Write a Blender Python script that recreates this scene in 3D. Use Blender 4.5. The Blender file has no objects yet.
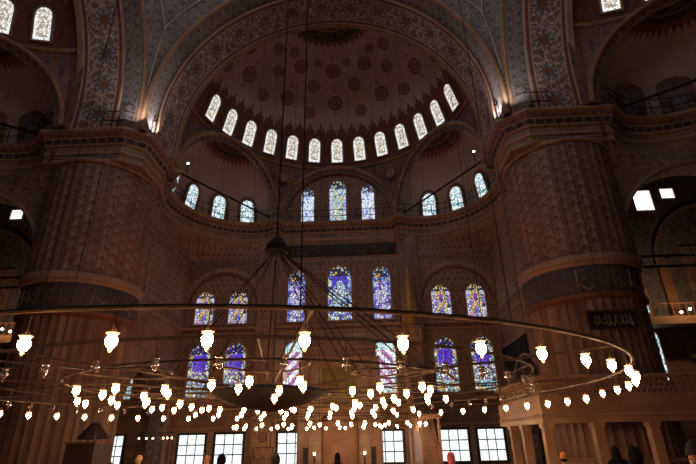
import bpy, bmesh, math, random
from math import sin, cos, pi, radians, atan2, sqrt, hypot
from mathutils import Vector, Matrix
random.seed(7)
C = bpy.context.scene.collection
sc = bpy.context.scene

# ------------------------------------------------------------------ camera
YAW, PIT, ROL, FPX = -0.0390, 0.4176, 0.0200, 465.2
def ray(u, v):
    c, s = cos(ROL), sin(ROL)
    a, b = u*c + v*s, v*c - u*s
    c, s = cos(PIT), sin(PIT)
    Y, z = c - b*s, s + b*c
    c, s = cos(YAW), sin(YAW)
    return Vector((a*c + Y*s, -a*s + Y*c, z))
fwd = ray(0, 0); rt = ray(1, 0) - fwd; up = ray(0, 1) - fwd
cam = bpy.data.cameras.new('camera'); cam.sensor_width = 36; cam.lens = FPX/696*36
cam.clip_end = 300; cam.clip_start = 0.05
co = bpy.data.objects.new('camera', cam); C.objects.link(co)
R = Matrix((rt.normalized(), up.normalized(), (-fwd).normalized())).transposed().to_4x4()
co.matrix_world = Matrix.Translation((2.238, 0, 2.0)) @ R
sc.camera = co

# ------------------------------------------------------------------ world, exposure
w = bpy.data.worlds.new('world'); sc.world = w; w.use_nodes = True
bg = w.node_tree.nodes['Background']; bg.inputs[0].default_value = (0.55, 0.65, 0.9, 1); bg.inputs[1].default_value = 0.02
sc.view_settings.view_transform = 'Standard'; sc.view_settings.look = 'None'
sc.view_settings.exposure = 0.0; sc.view_settings.gamma = 1.0; sc.view_settings.use_curve_mapping = False
sc.cycles.use_denoising = True
sc.cycles.max_bounces = 5; sc.cycles.diffuse_bounces = 3; sc.cycles.glossy_bounces = 2
sc.cycles.transmission_bounces = 4; sc.cycles.sample_clamp_indirect = 2.0
sc.cycles.caustics_reflective = False; sc.cycles.caustics_refractive = False

LAMP_E = 135.0        # strength of a lit lamp's bulb
WIN_E = 1.3          # brightness of daylight in the windows the photo shows
DOME_E = 12.0         # daylight in the windows of the main dome's drum

def light(name, kind, loc, power, color, **kw):
    l = bpy.data.lights.new(name, kind); l.energy = power; l.color = color
    for k, v in kw.items(): setattr(l, k, v)
    o = bpy.data.objects.new(name, l); C.objects.link(o); o.location = loc
    return o
def aim(o, target):
    o.rotation_euler = (Vector(target) - o.location).to_track_quat('-Z', 'Y').to_euler()

BY = 10.83   # Y of the building centre
for s in (-1, 1):       # floodlights on the balconies that graze the feet of the great arches
    light('aisle_lamp_glow', 'POINT', (s*24.8, 31.9, 10.4), 210, (1.0, 0.62, 0.3), shadow_soft_size=0.1)
    for (fx, fy, tx, ty, pw) in ((9.9, 22.8, 10.75, 22.6, 420), (10.35, 21.1, 11.2, 21.7, 260)):
        f = light('floodlight_beam', 'SPOT', (s*fx, fy, 19.02), pw, (0.93, 0.97, 1.0), spot_size=radians(85), spot_blend=0.9, shadow_soft_size=0.06)
        aim(f, (s*tx, ty, 20.6))
# the glow of the thickly hung lamps of the middle chandelier
# ------------------------------------------------------------------ node expressions
class X:
    def __init__(s, nt, sock): s.nt, s.s = nt, sock
    def _m(s, op, *a):
        n = s.nt.nodes.new('ShaderNodeMath'); n.operation = op
        for i, v in enumerate((s,) + a):
            if isinstance(v, X): s.nt.links.new(v.s, n.inputs[i])
            else: n.inputs[i].default_value = v
        return X(s.nt, n.outputs[0])
    def __add__(s, o): return s._m('ADD', o)
    def __radd__(s, o): return s._m('ADD', o)
    def __sub__(s, o): return s._m('SUBTRACT', o)
    def __rsub__(s, o): return (s*-1.0) + o
    def __mul__(s, o): return s._m('MULTIPLY', o)
    def __rmul__(s, o): return s._m('MULTIPLY', o)
    def __truediv__(s, o): return s._m('DIVIDE', o)
    def lt(s, o): return s._m('LESS_THAN', o)
    def gt(s, o): return s._m('GREATER_THAN', o)
    def fract(s): return s._m('FRACT')
    def floor(s): return s._m('FLOOR')
    def abs(s): return s._m('ABSOLUTE')
    def sin(s): return s._m('SINE')
    def cos(s): return s._m('COSINE')
    def mod(s, o): return s._m('FLOORED_MODULO', o)
    def sqrt(s): return s._m('SQRT')
    def atan2(s, o): return s._m('ARCTAN2', o)
    def min(s, o): return s._m('MINIMUM', o)
    def max(s, o): return s._m('MAXIMUM', o)
    def clamp(s): return s.max(0.0).min(1.0)
    def tri(s): return (s.fract() - 0.5).abs()*2.0

class M:
    """a material under construction; u, v are surface coordinates in metres (or 0..1 on panes)"""
    def __init__(s, name, rough=0.75, spec=0.3, metal=0.0):
        s.m = bpy.data.materials.new(name); s.m.use_nodes = True
        s.nt = s.m.node_tree; s.b = s.nt.nodes['Principled BSDF']
        s.b.inputs['Roughness'].default_value = rough
        s.b.inputs['Metallic'].default_value = metal
        s.b.inputs['Specular IOR Level'].default_value = spec
    def n(s, t): return s.nt.nodes.new(t)
    def uv(s):
        t = s.n('ShaderNodeTexCoord'); p = s.n('ShaderNodeSeparateXYZ'); s.nt.links.new(t.outputs['UV'], p.inputs[0])
        return X(s.nt, p.outputs[0]), X(s.nt, p.outputs[1])
    def vec(s, x, y, z=0.0):
        c = s.n('ShaderNodeCombineXYZ')
        for i, v in enumerate((x, y, z)):
            if isinstance(v, X): s.nt.links.new(v.s, c.inputs[i])
            else: c.inputs[i].default_value = v
        return c.outputs[0]
    def noise(s, vec, scale, detail=3, rough=0.6):
        t = s.n('ShaderNodeTexNoise'); t.inputs['Scale'].default_value = scale; t.inputs['Detail'].default_value = detail
        t.inputs['Roughness'].default_value = rough
        s.nt.links.new(vec, t.inputs['Vector']); return X(s.nt, t.outputs[0])
    def objnoise(s, scale, detail=4):
        t = s.n('ShaderNodeTexCoord'); return s.noise(t.outputs['Object'], scale, detail)
    def voro(s, vec, scale, feat='F1', out=0):
        t = s.n('ShaderNodeTexVoronoi'); t.feature = feat; t.inputs['Scale'].default_value = scale
        s.nt.links.new(vec, t.inputs['Vector']); return t.outputs[out]
    def col(s, c):
        if isinstance(c, tuple):
            r = s.n('ShaderNodeRGB'); r.outputs[0].default_value = (*c, 1); return r.outputs[0]
        return c
    def mix(s, f, a, b):
        m = s.n('ShaderNodeMix'); m.data_type = 'RGBA'
        if isinstance(f, X): s.nt.links.new(f.s, m.inputs[0])
        else: m.inputs[0].default_value = f
        s.nt.links.new(s.col(a), m.inputs[6]); s.nt.links.new(s.col(b), m.inputs[7])
        return m.outputs[2]
    def ramp(s, f, stops, interp='CONSTANT'):
        r = s.n('ShaderNodeValToRGB'); r.color_ramp.interpolation = interp
        e = r.color_ramp.elements
        while len(e) < len(stops): e.new(0.5)
        for el, (p, c) in zip(e, stops): el.position = p; el.color = (*c, 1)
        s.nt.links.new(f.s if isinstance(f, X) else f, r.inputs[0]); return r.outputs[0]
    def base(s, c): s.nt.links.new(s.col(c), s.b.inputs['Base Color']); return s.m
    def emit(s, c, k, basecol=(0.02, 0.02, 0.02)):
        s.nt.links.new(s.col(c), s.b.inputs['Emission Color']); s.b.inputs['Emission Strength'].default_value = k
        s.b.inputs['Base Color'].default_value = (*basecol, 1); return s.m
    def worn(s, c, k=0.35, scale=0.6):
        n = s.objnoise(scale)
        m = s.n('ShaderNodeMix'); m.data_type = 'RGBA'; m.blend_type = 'MULTIPLY'
        m.inputs[0].default_value = 1.0
        s.nt.links.new(s.col(c), m.inputs[6])
        g = s.ramp(n, [(0.3, (1-k,)*3), (0.7, (1+k*0.4,)*3)], 'LINEAR'); s.nt.links.new(g, m.inputs[7])
        return m.outputs[2]

def plain(name, c, rough=0.75, metal=0.0, k=0.3, scale=0.8):
    m = M(name, rough, 0.3, metal); return m.base(m.worn(c, k, scale))

BUFF = (0.34, 0.215, 0.145); RED = (0.19, 0.062, 0.036); BLUE = (0.085, 0.095, 0.15); PALE = (0.46, 0.36, 0.28); DARK = (0.05, 0.03, 0.025)

def rosette(m, U, V, n=8, r0=0.55, amp=0.18):
    row = V.floor()
    fx = (U + row.mod(2.0)*0.5).fract() - 0.5; fy = V.fract() - 0.5
    r = (fx*fx + fy*fy).sqrt()*2.0; a = fy.atan2(fx)
    e = r - (a*float(n)).cos()*amp
    return e.lt(r0), (e - r0).abs().lt(0.07), r.lt(0.24), a, r

def arabesque(name, s=1.0, base=BUFF, a=RED, b=BLUE, line=PALE, vines=1.0, edge=None, width=None):
    """flowered tile or painted work: rosettes between scrolling vines"""
    m = M(name, 0.6); u, v = m.uv(); U, V = u/s, v/s
    fl, rim, core, ang, r = rosette(m, U, V)
    d = m.voro(m.vec(u, v), 2.6/s, 'DISTANCE_TO_EDGE')
    wig = (V*2*pi*1.0).sin()*0.28; wig2 = (U*2*pi*1.0).cos()*0.28
    vine = ((U + wig).tri() - 0.5).abs().lt(0.055*vines).max(((V + wig2).tri() - 0.5).abs().lt(0.05*vines))
    cells = X(m.nt, d).lt(0.045)
    hue = X(m.nt, m.voro(m.vec(u, v), 5.0/s, 'F1', 0)).lt(0.32)
    c = m.mix(hue*0.7, base, a)
    c = m.mix(cells*0.55, c, line)
    c = m.mix(vine*0.8, c, line)
    c = m.mix(fl*0.85, c, b); c = m.mix(rim*0.8, c, line); c = m.mix(core*0.9, c, a)
    if edge:   # plain borders along the two long sides of a band `width` wide
        f = v/width
        bord = f.lt(edge).max(f.gt(1-edge)); c = m.mix(bord, c, RED)
        ln = (f - edge).abs().lt(0.012).max((f - 1 + edge).abs().lt(0.012)).max(f.lt(0.02)).max(f.gt(0.98))
        c = m.mix(ln*0.9, c, PALE)
    return m.base(m.worn(c, 0.3, 0.5))

def chevron_mat(name):
    """tall ribs painted with stacked leaves"""
    m = M(name, 0.6); u, v = m.uv(); U = u/0.506; V = v/0.62
    k = U.floor().mod(2.0)
    t = U.tri()                       # 1 at the rib edges
    z = (V + k*0.5 + t*0.42).fract()
    leaf = z.lt(0.42)*t.lt(0.72); ln = (z - 0.42).abs().lt(0.07)*t.lt(0.8)
    rib = t.gt(0.86)
    n = X(m.nt, m.voro(m.vec(u, v), 9.0, 'F1', 0)).lt(0.35)
    c = m.mix(leaf*0.7, (0.29, 0.155, 0.10), (0.16, 0.055, 0.035)); c = m.mix(ln*0.5, c, PALE); c = m.mix(n*0.45, c, (0.12, 0.06, 0.05)); c = m.mix(rib*0.9, c, (0.16, 0.075, 0.045)); c = m.mix(U.floor().mod(3.0).lt(0.5)*0.45, c, (0.17, 0.08, 0.055))
    return m.base(m.worn(c, 0.3, 0.5))

def marble_mat(name, c1=(0.34, 0.20, 0.135), c2=(0.20, 0.10, 0.065), sx=2.0, sy=0.12):
    m = M(name, 0.45, 0.4); u, v = m.uv()
    n = m.noise(m.vec(u*sx, v*sy), 1.0, 5, 0.65)
    return m.base(m.worn(m.ramp(n, [(0.36, c2), (0.62, c1)], 'LINEAR'), 0.3, 0.4))

def block_mat(name, c1, c2, bw=1.2, bh=0.5, joint=(0.12, 0.07, 0.045)):
    m = M(name, 0.7); u, v = m.uv()
    V = v/bh; row = V.floor(); U = u/bw + row.mod(2.0)*0.5
    id_ = (U.floor()*12.9898 + row*78.233).sin()*43758.5453
    j = (U.tri()).gt(0.985).max(V.tri().gt(0.95))
    c = m.mix(id_.fract(), c1, c2); c = m.mix(j*0.7, c, joint)
    return m.base(m.worn(c, 0.3, 0.5))

def dentil_mat(name, s=0.5, h=0.8):
    """painted stalactite cornice: a row of dark arches, a row of red and white teeth"""
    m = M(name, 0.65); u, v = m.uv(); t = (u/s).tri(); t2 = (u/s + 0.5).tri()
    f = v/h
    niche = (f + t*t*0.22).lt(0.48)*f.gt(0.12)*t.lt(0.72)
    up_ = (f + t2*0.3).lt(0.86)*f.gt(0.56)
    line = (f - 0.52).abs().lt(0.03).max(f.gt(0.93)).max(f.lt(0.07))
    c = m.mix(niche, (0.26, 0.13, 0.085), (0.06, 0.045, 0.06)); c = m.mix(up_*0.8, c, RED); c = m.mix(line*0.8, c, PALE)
    return m.base(m.worn(c, 0.3, 0.6))

def halfdome_mat(name, hgt=14.0, fr=1.9, step=1.05):
    """plain plaster with fine seams and a leafy fringe rising from the lower edge; u = arc metres at the base, v = metres up"""
    m = M(name, 0.8); u, v = m.uv()
    t = (u/step).tri(); spike = (u/(step/3)).tri()
    e = v + t*0.75 + spike*0.3
    fringe = e.lt(fr); rim = (e - fr).abs().lt(0.09)
    blob = X(m.nt, m.voro(m.vec(u, v), 3.2, 'F1', 0)).lt(0.3)
    blue = X(m.nt, m.voro(m.vec(u, v, 4.0), 1.6, 'F1', 0)).lt(0.33)
    f = m.mix(blob*0.6, RED, (0.10, 0.05, 0.05)); f = m.mix(blue*0.6, f, (0.08, 0.07, 0.10))
    n = m.objnoise(0.35, 5)
    pl = m.ramp(n, [(0.3, (0.37, 0.26, 0.225)), (0.7, (0.47, 0.34, 0.30))], 'LINEAR')
    c = m.mix(fringe, pl, f); c = m.mix(rim*0.6, c, (0.22, 0.08, 0.06))
    return m.base(c)

def medallion_mat(name, c1, c2, n=12):
    """u = radius 0..1, v = angle in radians"""
    m = M(name, 0.8); u, v = m.uv()
    pet = (v*float(n)).cos()*0.09
    e = u + pet
    c = m.mix(e.lt(0.8), c1, c2); c = m.mix((e - 0.62).abs().lt(0.06), c, (0.36, 0.22, 0.18)); c = m.mix(e.lt(0.3), c, c1)
    c = m.mix((u - 0.12).abs().lt(0.06), c, (0.30, 0.20, 0.17))
    return m.base(c)

def crown_mat(name):
    m = M(name, 0.8); u, v = m.uv()
    x, y = u*v.cos(), u*v.sin()
    vi = X(m.nt, m.voro(m.vec(x, y), 9.0, 'DISTANCE_TO_EDGE')).lt(0.06)
    ring = (u - 0.74).abs().lt(0.03).max((u - 0.4).abs().lt(0.03))
    c = m.mix(vi*0.6, (0.035, 0.022, 0.02), (0.22, 0.13, 0.06)); c = m.mix(ring*0.8, c, (0.28, 0.14, 0.08))
    return m.base(c)

MAT = {}
MAT['plaster'] = plain('plain_plaster', (0.36, 0.23, 0.17))
MAT['stone'] = block_mat('dressed_stone', (0.34, 0.20, 0.125), (0.25, 0.14, 0.085))
MAT['grey_stone'] = block_mat('pale_marble_blocks', (0.42, 0.30, 0.23), (0.33, 0.22, 0.165), 1.0, 0.38)
MAT['tile'] = arabesque('flowered_wall_tile', 0.5, base=(0.25, 0.135, 0.09), b=(0.10, 0.07, 0.08), line=(0.48, 0.34, 0.26))
MAT['tile_small'] = arabesque('small_flowered_tile', 0.36, base=(0.23, 0.12, 0.08), b=(0.10, 0.06, 0.06), line=(0.45, 0.31, 0.23))
MAT['dome_band'] = arabesque('painted_arch_band', 2.1, base=(0.22, 0.11, 0.08), a=(0.24, 0.07, 0.035), b=(0.12, 0.10, 0.13), line=(0.50, 0.39, 0.35), edge=0.12, width=2.4)
MAT['blue_band'] = arabesque('blue_painted_border', 0.62, base=(0.15, 0.105, 0.09), a=(0.17, 0.075, 0.05), b=(0.075, 0.075, 0.115), line=(0.38, 0.30, 0.26))
MAT['pendentive'] = arabesque('painted_pendentive', 1.0, base=(0.17, 0.10, 0.08), a=(0.14, 0.06, 0.045), b=(0.12, 0.10, 0.12), line=(0.34, 0.26, 0.23))
MAT['red_ground'] = arabesque('red_painted_ground', 1.2, base=(0.20, 0.075, 0.05), a=(0.13, 0.05, 0.04), b=(0.10, 0.08, 0.10), line=(0.26, 0.14, 0.10), vines=0.6)
MAT['side_blue'] = arabesque('blue_aisle_tile', 1.1, base=(0.13, 0.12, 0.14), a=(0.2, 0.10, 0.07), b=(0.07, 0.08, 0.12), line=(0.25, 0.22, 0.20))
MAT['ridge'] = plain('ochre_painted_moulding', (0.30, 0.155, 0.085), 0.6)
MAT['moulding'] = plain('marble_moulding', (0.38, 0.22, 0.14), 0.55)
MAT['red_moulding'] = plain('dark_red_moulding', (0.21, 0.075, 0.045), 0.6)
MAT['chevron'] = chevron_mat('leaf_painted_ribs')
MAT['flute'] = marble_mat('fluted_marble', (0.33, 0.17, 0.10), (0.14, 0.06, 0.035), 1.3, 0.05)
MAT['marble'] = marble_mat('veined_marble', (0.40, 0.25, 0.17), (0.25, 0.14, 0.09), 0.6, 0.6)
MAT['warm_marble'] = marble_mat('warm_carved_marble', (0.42, 0.24, 0.15), (0.30, 0.155, 0.09), 0.5, 0.7)
MAT['dentil'] = dentil_mat('stalactite_cornice', 0.52, 0.8)
MAT['halfdome'] = halfdome_mat('half_dome_plaster')
MAT['exedra'] = halfdome_mat('exedra_plaster', fr=0.35, step=0.8)
MAT['med_red'] = medallion_mat('red_medallion', (0.19, 0.085, 0.065), (0.24, 0.115, 0.09))
MAT['med_blue'] = medallion_mat('purple_medallion', (0.15, 0.095, 0.105), (0.22, 0.12, 0.105), 10)
MAT['lattice_gold'] = block_mat('golden_lattice', (0.36, 0.27, 0.08), (0.22, 0.18, 0.06), 0.5, 0.35)
MAT['orange_tile'] = arabesque('orange_tile', 0.6, base=(0.42, 0.20, 0.08), a=(0.3, 0.1, 0.04), b=(0.2, 0.12, 0.08))
MAT['gold_cap'] = plain('gilded_cone', (0.50, 0.27, 0.08), 0.45, 0.35)
MAT['writing_pale'] = plain('pale_lettering', (0.45, 0.40, 0.33))
MAT['frame_dark'] = plain('dark_frame', (0.09, 0.04, 0.022), 0.5)
MAT['lattice_green'] = block_mat('green_gold_lattice', (0.20, 0.17, 0.05), (0.13, 0.12, 0.045), 0.3, 0.3)
MAT['crown'] = crown_mat('dark_crown_medallion')
MAT['fringe'] = medallion_mat('medallion_fringe', (0.17, 0.07, 0.05), (0.2, 0.085, 0.06), 20)
MAT['iron'] = plain('black_iron', (0.016, 0.012, 0.011), 0.8, 0.0)
MAT['bronze'] = plain('dull_bronze', (0.07, 0.04, 0.026), 0.65, 0.25)
MAT['dark'] = plain('dark_opening', (0.012, 0.008, 0.007), 0.9)  # near-black that paints the shade inside the gallery opening
MAT['darkwood'] = plain('dark_wood', (0.055, 0.028, 0.018), 0.55)
MAT['gold'] = plain('gilding', (0.62, 0.36, 0.10), 0.4, 0.5)
MAT['gold_dim'] = plain('tarnished_gilding', (0.22, 0.13, 0.05), 0.5, 0.3)  # darker, browner gilding for most of the writing
MAT['board_blue'] = arabesque('dark_blue_ground', 0.5, base=(0.055, 0.045, 0.06), a=(0.12, 0.05, 0.035), b=(0.035, 0.045, 0.085), line=(0.13, 0.09, 0.07))
MAT['board_black'] = plain('black_ground', (0.02, 0.014, 0.012), 0.5)
MAT['frame_wood'] = plain('brown_frame', (0.17, 0.075, 0.035), 0.5)
MAT['white_paint'] = plain('white_painted_metal', (0.7, 0.68, 0.65), 0.5)
def carpet():
    m = M('red_carpet', 0.95); u, v = m.uv()
    fl, rim, core, a, r = rosette(m, u/0.6, v/0.9)
    c = m.mix(fl*0.8, (0.28, 0.03, 0.025), (0.05, 0.06, 0.16)); c = m.mix(rim, c, (0.45, 0.3, 0.12))
    return m.base(c)
MAT['carpet'] = carpet()

# --- glass with daylight behind; u, v run 0..1 over the pane
def pane(name, kind, k=1.0, ar=2.0):
    m = M(name, 0.3); u, v = m.uv(); cx = (u - 0.5).abs()*2.0
    vec = m.vec(u, v*ar)
    W_ = (1.0, 1.0, 1.0)
    if kind == 'ground':      # white daylight with a ghost of the garden
        n = m.noise(vec, 5.0, 5, 0.7); c = m.ramp(n, [(0.35, (0.55, 0.66, 0.62)), (0.55, (0.95, 1.0, 1.0))], 'LINEAR')
        return m.emit(c, WIN_E*k)
    scale = {'warm': 7.0, 'exedra': 6.0, 'lattice': 7.0, 'lun': 8.0, 'violet': 9.0, 'blue': 8.5, 'stripe': 8.0, 'stripe_r': 8.0, 'gold': 9.0, 'top': 8.0, 'topc': 9.0, 'plainw': 4.0}[kind]
    edge = X(m.nt, m.voro(vec, scale, 'DISTANCE_TO_EDGE'))
    cellc = m.n('ShaderNodeSeparateColor'); m.nt.links.new(m.voro(vec, scale, 'F1', 1), cellc.inputs[0]); h = X(m.nt, cellc.outputs[0])
    border = cx.gt(0.66).max(v.lt(0.1)).max(v.gt(0.93))
    if kind == 'warm':
        n = m.noise(vec, 2.6, 2)
        c = m.ramp(h, [(0.0, (0.6, 0.55, 0.44)), (0.3, (0.95, 0.9, 0.78)), (0.5, (0.42, 0.32, 0.22)), (0.75, (0.8, 0.76, 0.68))])
        c = m.mix(border, c, W_); th = 0.045
    elif kind == 'plainw':
        c = m.ramp(h, [(0.0, (1.0, 1.0, 1.0)), (0.5, (0.85, 0.95, 1.0))]); th = 0.02
    elif kind == 'exedra':
        c = m.ramp(h, [(0.0, (0.65, 0.85, 0.95)), (0.3, (0.85, 1.0, 0.98)), (0.55, (0.3, 0.58, 0.6)), (0.75, (0.9, 1.0, 1.0))]); th = 0.06
    elif kind == 'lattice':
        c = m.ramp(h, [(0.0, (0.75, 0.85, 1.0)), (0.35, (0.95, 0.98, 1.0)), (0.6, (0.16, 0.3, 0.8)), (0.78, (0.7, 0.8, 1.0))]); th = 0.055
    elif kind == 'lun':
        c = m.ramp(h, [(0.0, (0.75, 0.7, 0.35)), (0.25, (0.55, 0.75, 0.95)), (0.45, (0.12, 0.22, 0.7)), (0.6, (0.9, 0.85, 0.6)), (0.8, (0.35, 0.6, 0.5))])
        c = m.mix(cx.gt(0.62), c, m.ramp(h, [(0.0, (0.4, 0.55, 1.0)), (0.5, (0.9, 0.95, 1.0))])); th = 0.055
    elif kind == 'violet':    # lower windows beside the mihrab wall: violet field, many coloured rim
        c = m.ramp(h, [(0.0, (0.16, 0.07, 0.85)), (0.35, (0.55, 0.45, 1.0)), (0.5, (0.08, 0.06, 0.7)), (0.66, (0.9, 0.85, 1.0)), (0.8, (0.35, 0.15, 0.5))])
        low = v.lt(0.5)
        c = m.mix(low, c, m.ramp(h, [(0.0, (0.75, 0.7, 0.6)), (0.3, (0.25, 0.1, 0.75)), (0.5, (0.85, 0.9, 0.85)), (0.7, (0.45, 0.32, 0.15)), (0.82, (0.4, 0.7, 0.9))]))
        arch = (cx*cx*0.10 + (v - 0.62).abs()).lt(0.16)*cx.lt(0.62)
        c = m.mix(arch*0.75, c, (0.15, 0.04, 0.9))
        c = m.mix(v.lt(0.2)*v.gt(0.1)*cx.lt(0.62), c, (0.55, 0.85, 0.95))
        c = m.mix(border, c, m.ramp(h, [(0.0, (0.75, 0.6, 0.3)), (0.22, (0.9, 0.9, 0.85)), (0.45, (0.22, 0.12, 0.4)), (0.62, (0.3, 0.6, 0.62)), (0.8, (0.7, 0.5, 0.1))])); th = 0.075
    elif kind in ('stripe', 'stripe_r'):    # slanting bands of violet and white
        s = v*ar*1.15 - u*1.15 if kind == 'stripe' else v*ar*1.15 + u*1.15
        band = (s*1.7).fract().lt(0.5)
        c = m.mix(band, (0.92, 0.9, 0.97), m.ramp(h, [(0.0, (0.42, 0.12, 0.30)), (0.5, (0.6, 0.3, 0.5)), (0.8, (0.25, 0.12, 0.4))]))
        c = m.mix(v.gt(0.8).max(v.lt(0.14)), c, m.ramp(h, [(0.0, (0.45, 0.75, 0.85)), (0.5, (0.8, 0.9, 0.95)), (0.8, (0.5, 0.8, 0.8))]))
        c = m.mix(cx.gt(0.7).max(v.lt(0.05)), c, m.ramp(h, [(0.0, (0.85, 0.75, 0.55)), (0.4, (0.9, 0.95, 0.85)), (0.6, (0.55, 0.3, 0.2)), (0.8, (0.4, 0.65, 0.6))])); th = 0.05
    elif kind == 'gold':      # upper side windows: golden middle, lilac sides
        c = m.ramp(h, [(0.0, (0.9, 0.6, 0.12)), (0.3, (1.0, 0.85, 0.4)), (0.5, (0.75, 0.75, 0.45)), (0.65, (0.5, 0.3, 0.6)), (0.8, (0.95, 0.7, 0.25))])
        c = m.mix(((v - 0.6).abs() + cx).lt(0.22), c, (0.3, 0.08, 0.75))
        c = m.mix(v.lt(0.28)*v.gt(0.1)*cx.lt(0.25), c, (0.3, 0.25, 0.95))
        c = m.mix(cx.gt(0.55).max(v.lt(0.1)), c, m.ramp(h, [(0.0, (0.75, 0.75, 1.0)), (0.4, (0.35, 0.3, 0.8)), (0.6, (0.95, 0.9, 1.0)), (0.85, (0.8, 0.3, 0.45))])); th = 0.06
    elif kind == 'top':       # tall upper windows either side of the middle one
        c = m.ramp(h, [(0.0, (0.7, 0.65, 1.0)), (0.3, (0.92, 0.92, 1.0)), (0.5, (0.22, 0.12, 0.85)), (0.7, (0.6, 0.5, 0.95)), (0.85, (0.85, 0.75, 0.9))])
        c = m.mix(v.gt(0.7), c, m.ramp(h, [(0.0, (0.95, 0.5, 0.08)), (0.25, (0.1, 0.1, 0.5)), (0.55, (0.4, 0.6, 0.9)), (0.8, (0.8, 0.35, 0.1))]))
        c = m.mix(cx.gt(0.7), c, m.ramp(h, [(0.0, (0.3, 0.45, 1.0)), (0.5, (0.15, 0.1, 0.7)), (0.8, (0.6, 0.8, 1.0))])); th = 0.07
    elif kind == 'topc':      # middle upper window: pale arch on a blue ground
        c = m.ramp(h, [(0.0, (0.6, 0.9, 1.0)), (0.3, (0.85, 1.0, 0.95)), (0.5, (0.3, 0.6, 0.95)), (0.7, (0.65, 0.95, 0.9)), (0.85, (0.6, 0.5, 0.7))])
        arch = (v + cx*cx*0.55).lt(0.72)*cx.lt(0.6)
        c = m.mix(arch, (0.13, 0.06, 0.85), c)
        c = m.mix(v.gt(0.8), c, m.ramp(h, [(0.0, (0.7, 0.5, 0.15)), (0.3, (0.12, 0.15, 0.5)), (0.6, (0.8, 0.75, 0.5)), (0.8, (0.2, 0.3, 0.6))]))
        c = m.mix(cx.gt(0.68).max(v.lt(0.1)), c, m.ramp(h, [(0.0, (0.35, 0.5, 0.9)), (0.3, (0.75, 0.75, 0.4)), (0.5, (0.1, 0.12, 0.55)), (0.75, (0.7, 0.85, 1.0))])); th = 0.07
    else: th = 0.05
    if kind in ('violet', 'gold', 'top', 'topc'): th += 0.025
    lead = edge.lt(th)
    c = m.mix(lead, c, (0.03, 0.03, 0.05))
    # heavier tracery darkens the head of the stained panes
    if kind in ('violet', 'gold', 'top', 'topc', 'lun', 'lattice'):
        hd = edge.lt(0.2)*v.gt(0.8); c = m.mix(hd, c, (0.02, 0.02, 0.04))
    return m.emit(c, WIN_E*k)
GLASS = {k: pane('glass_' + n, k, s, ar) for k, n, s, ar in (
    ('ground', 'clear', 1.0, 2.0), ('warm', 'pale_amber', 0.85, 2.2), ('exedra', 'sea_green', 0.9, 1.8), ('lattice', 'blue_lattice', 0.85, 3.2),
    ('lun', 'many_coloured', 0.75, 2.9), ('violet', 'violet', 0.75, 2.4), ('stripe', 'striped', 0.95, 2.3), ('gold', 'golden', 0.7, 1.4),
    ('top', 'blue_and_orange', 0.75, 3.0), ('topc', 'pale_arch', 0.75, 2.6), ('stripe_r', 'striped_right', 0.95, 2.3), ('plainw', 'white', 1.6, 1.5))}
def lit(name, c, k):
    m = M(name, 0.3); return m.emit(c, k)
MAT['bulb'] = lit('lit_bulb', (1.0, 0.60, 0.29), LAMP_E)
MAT['bulb_small'] = lit('small_lit_bulb', (1.0, 0.66, 0.36), 22.0)
MAT['flood'] = lit('floodlight_lens', (0.95, 0.98, 1.0), 12.0)
def glass_mat(name, c, em=None):
    m = bpy.data.materials.new(name); m.use_nodes = True; nt = m.node_tree; b = nt.nodes['Principled BSDF']
    b.inputs['Base Color'].default_value = (*c, 1); b.inputs['Roughness'].default_value = 0.12
    b.inputs['Transmission Weight'].default_value = 0.92 if em is None else 0.0
    b.inputs['IOR'].default_value = 1.3
    if em: b.inputs['Emission Color'].default_value = (*em[0], 1); b.inputs['Emission Strength'].default_value = em[1]
    return m
MAT['glass_lit'] = glass_mat('glowing_lamp_glass', (0.9, 0.6, 0.35), ((1.0, 0.40, 0.13), 3.0))
MAT['glass_off'] = glass_mat('clear_lamp_glass', (0.95, 0.85, 0.78))

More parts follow.
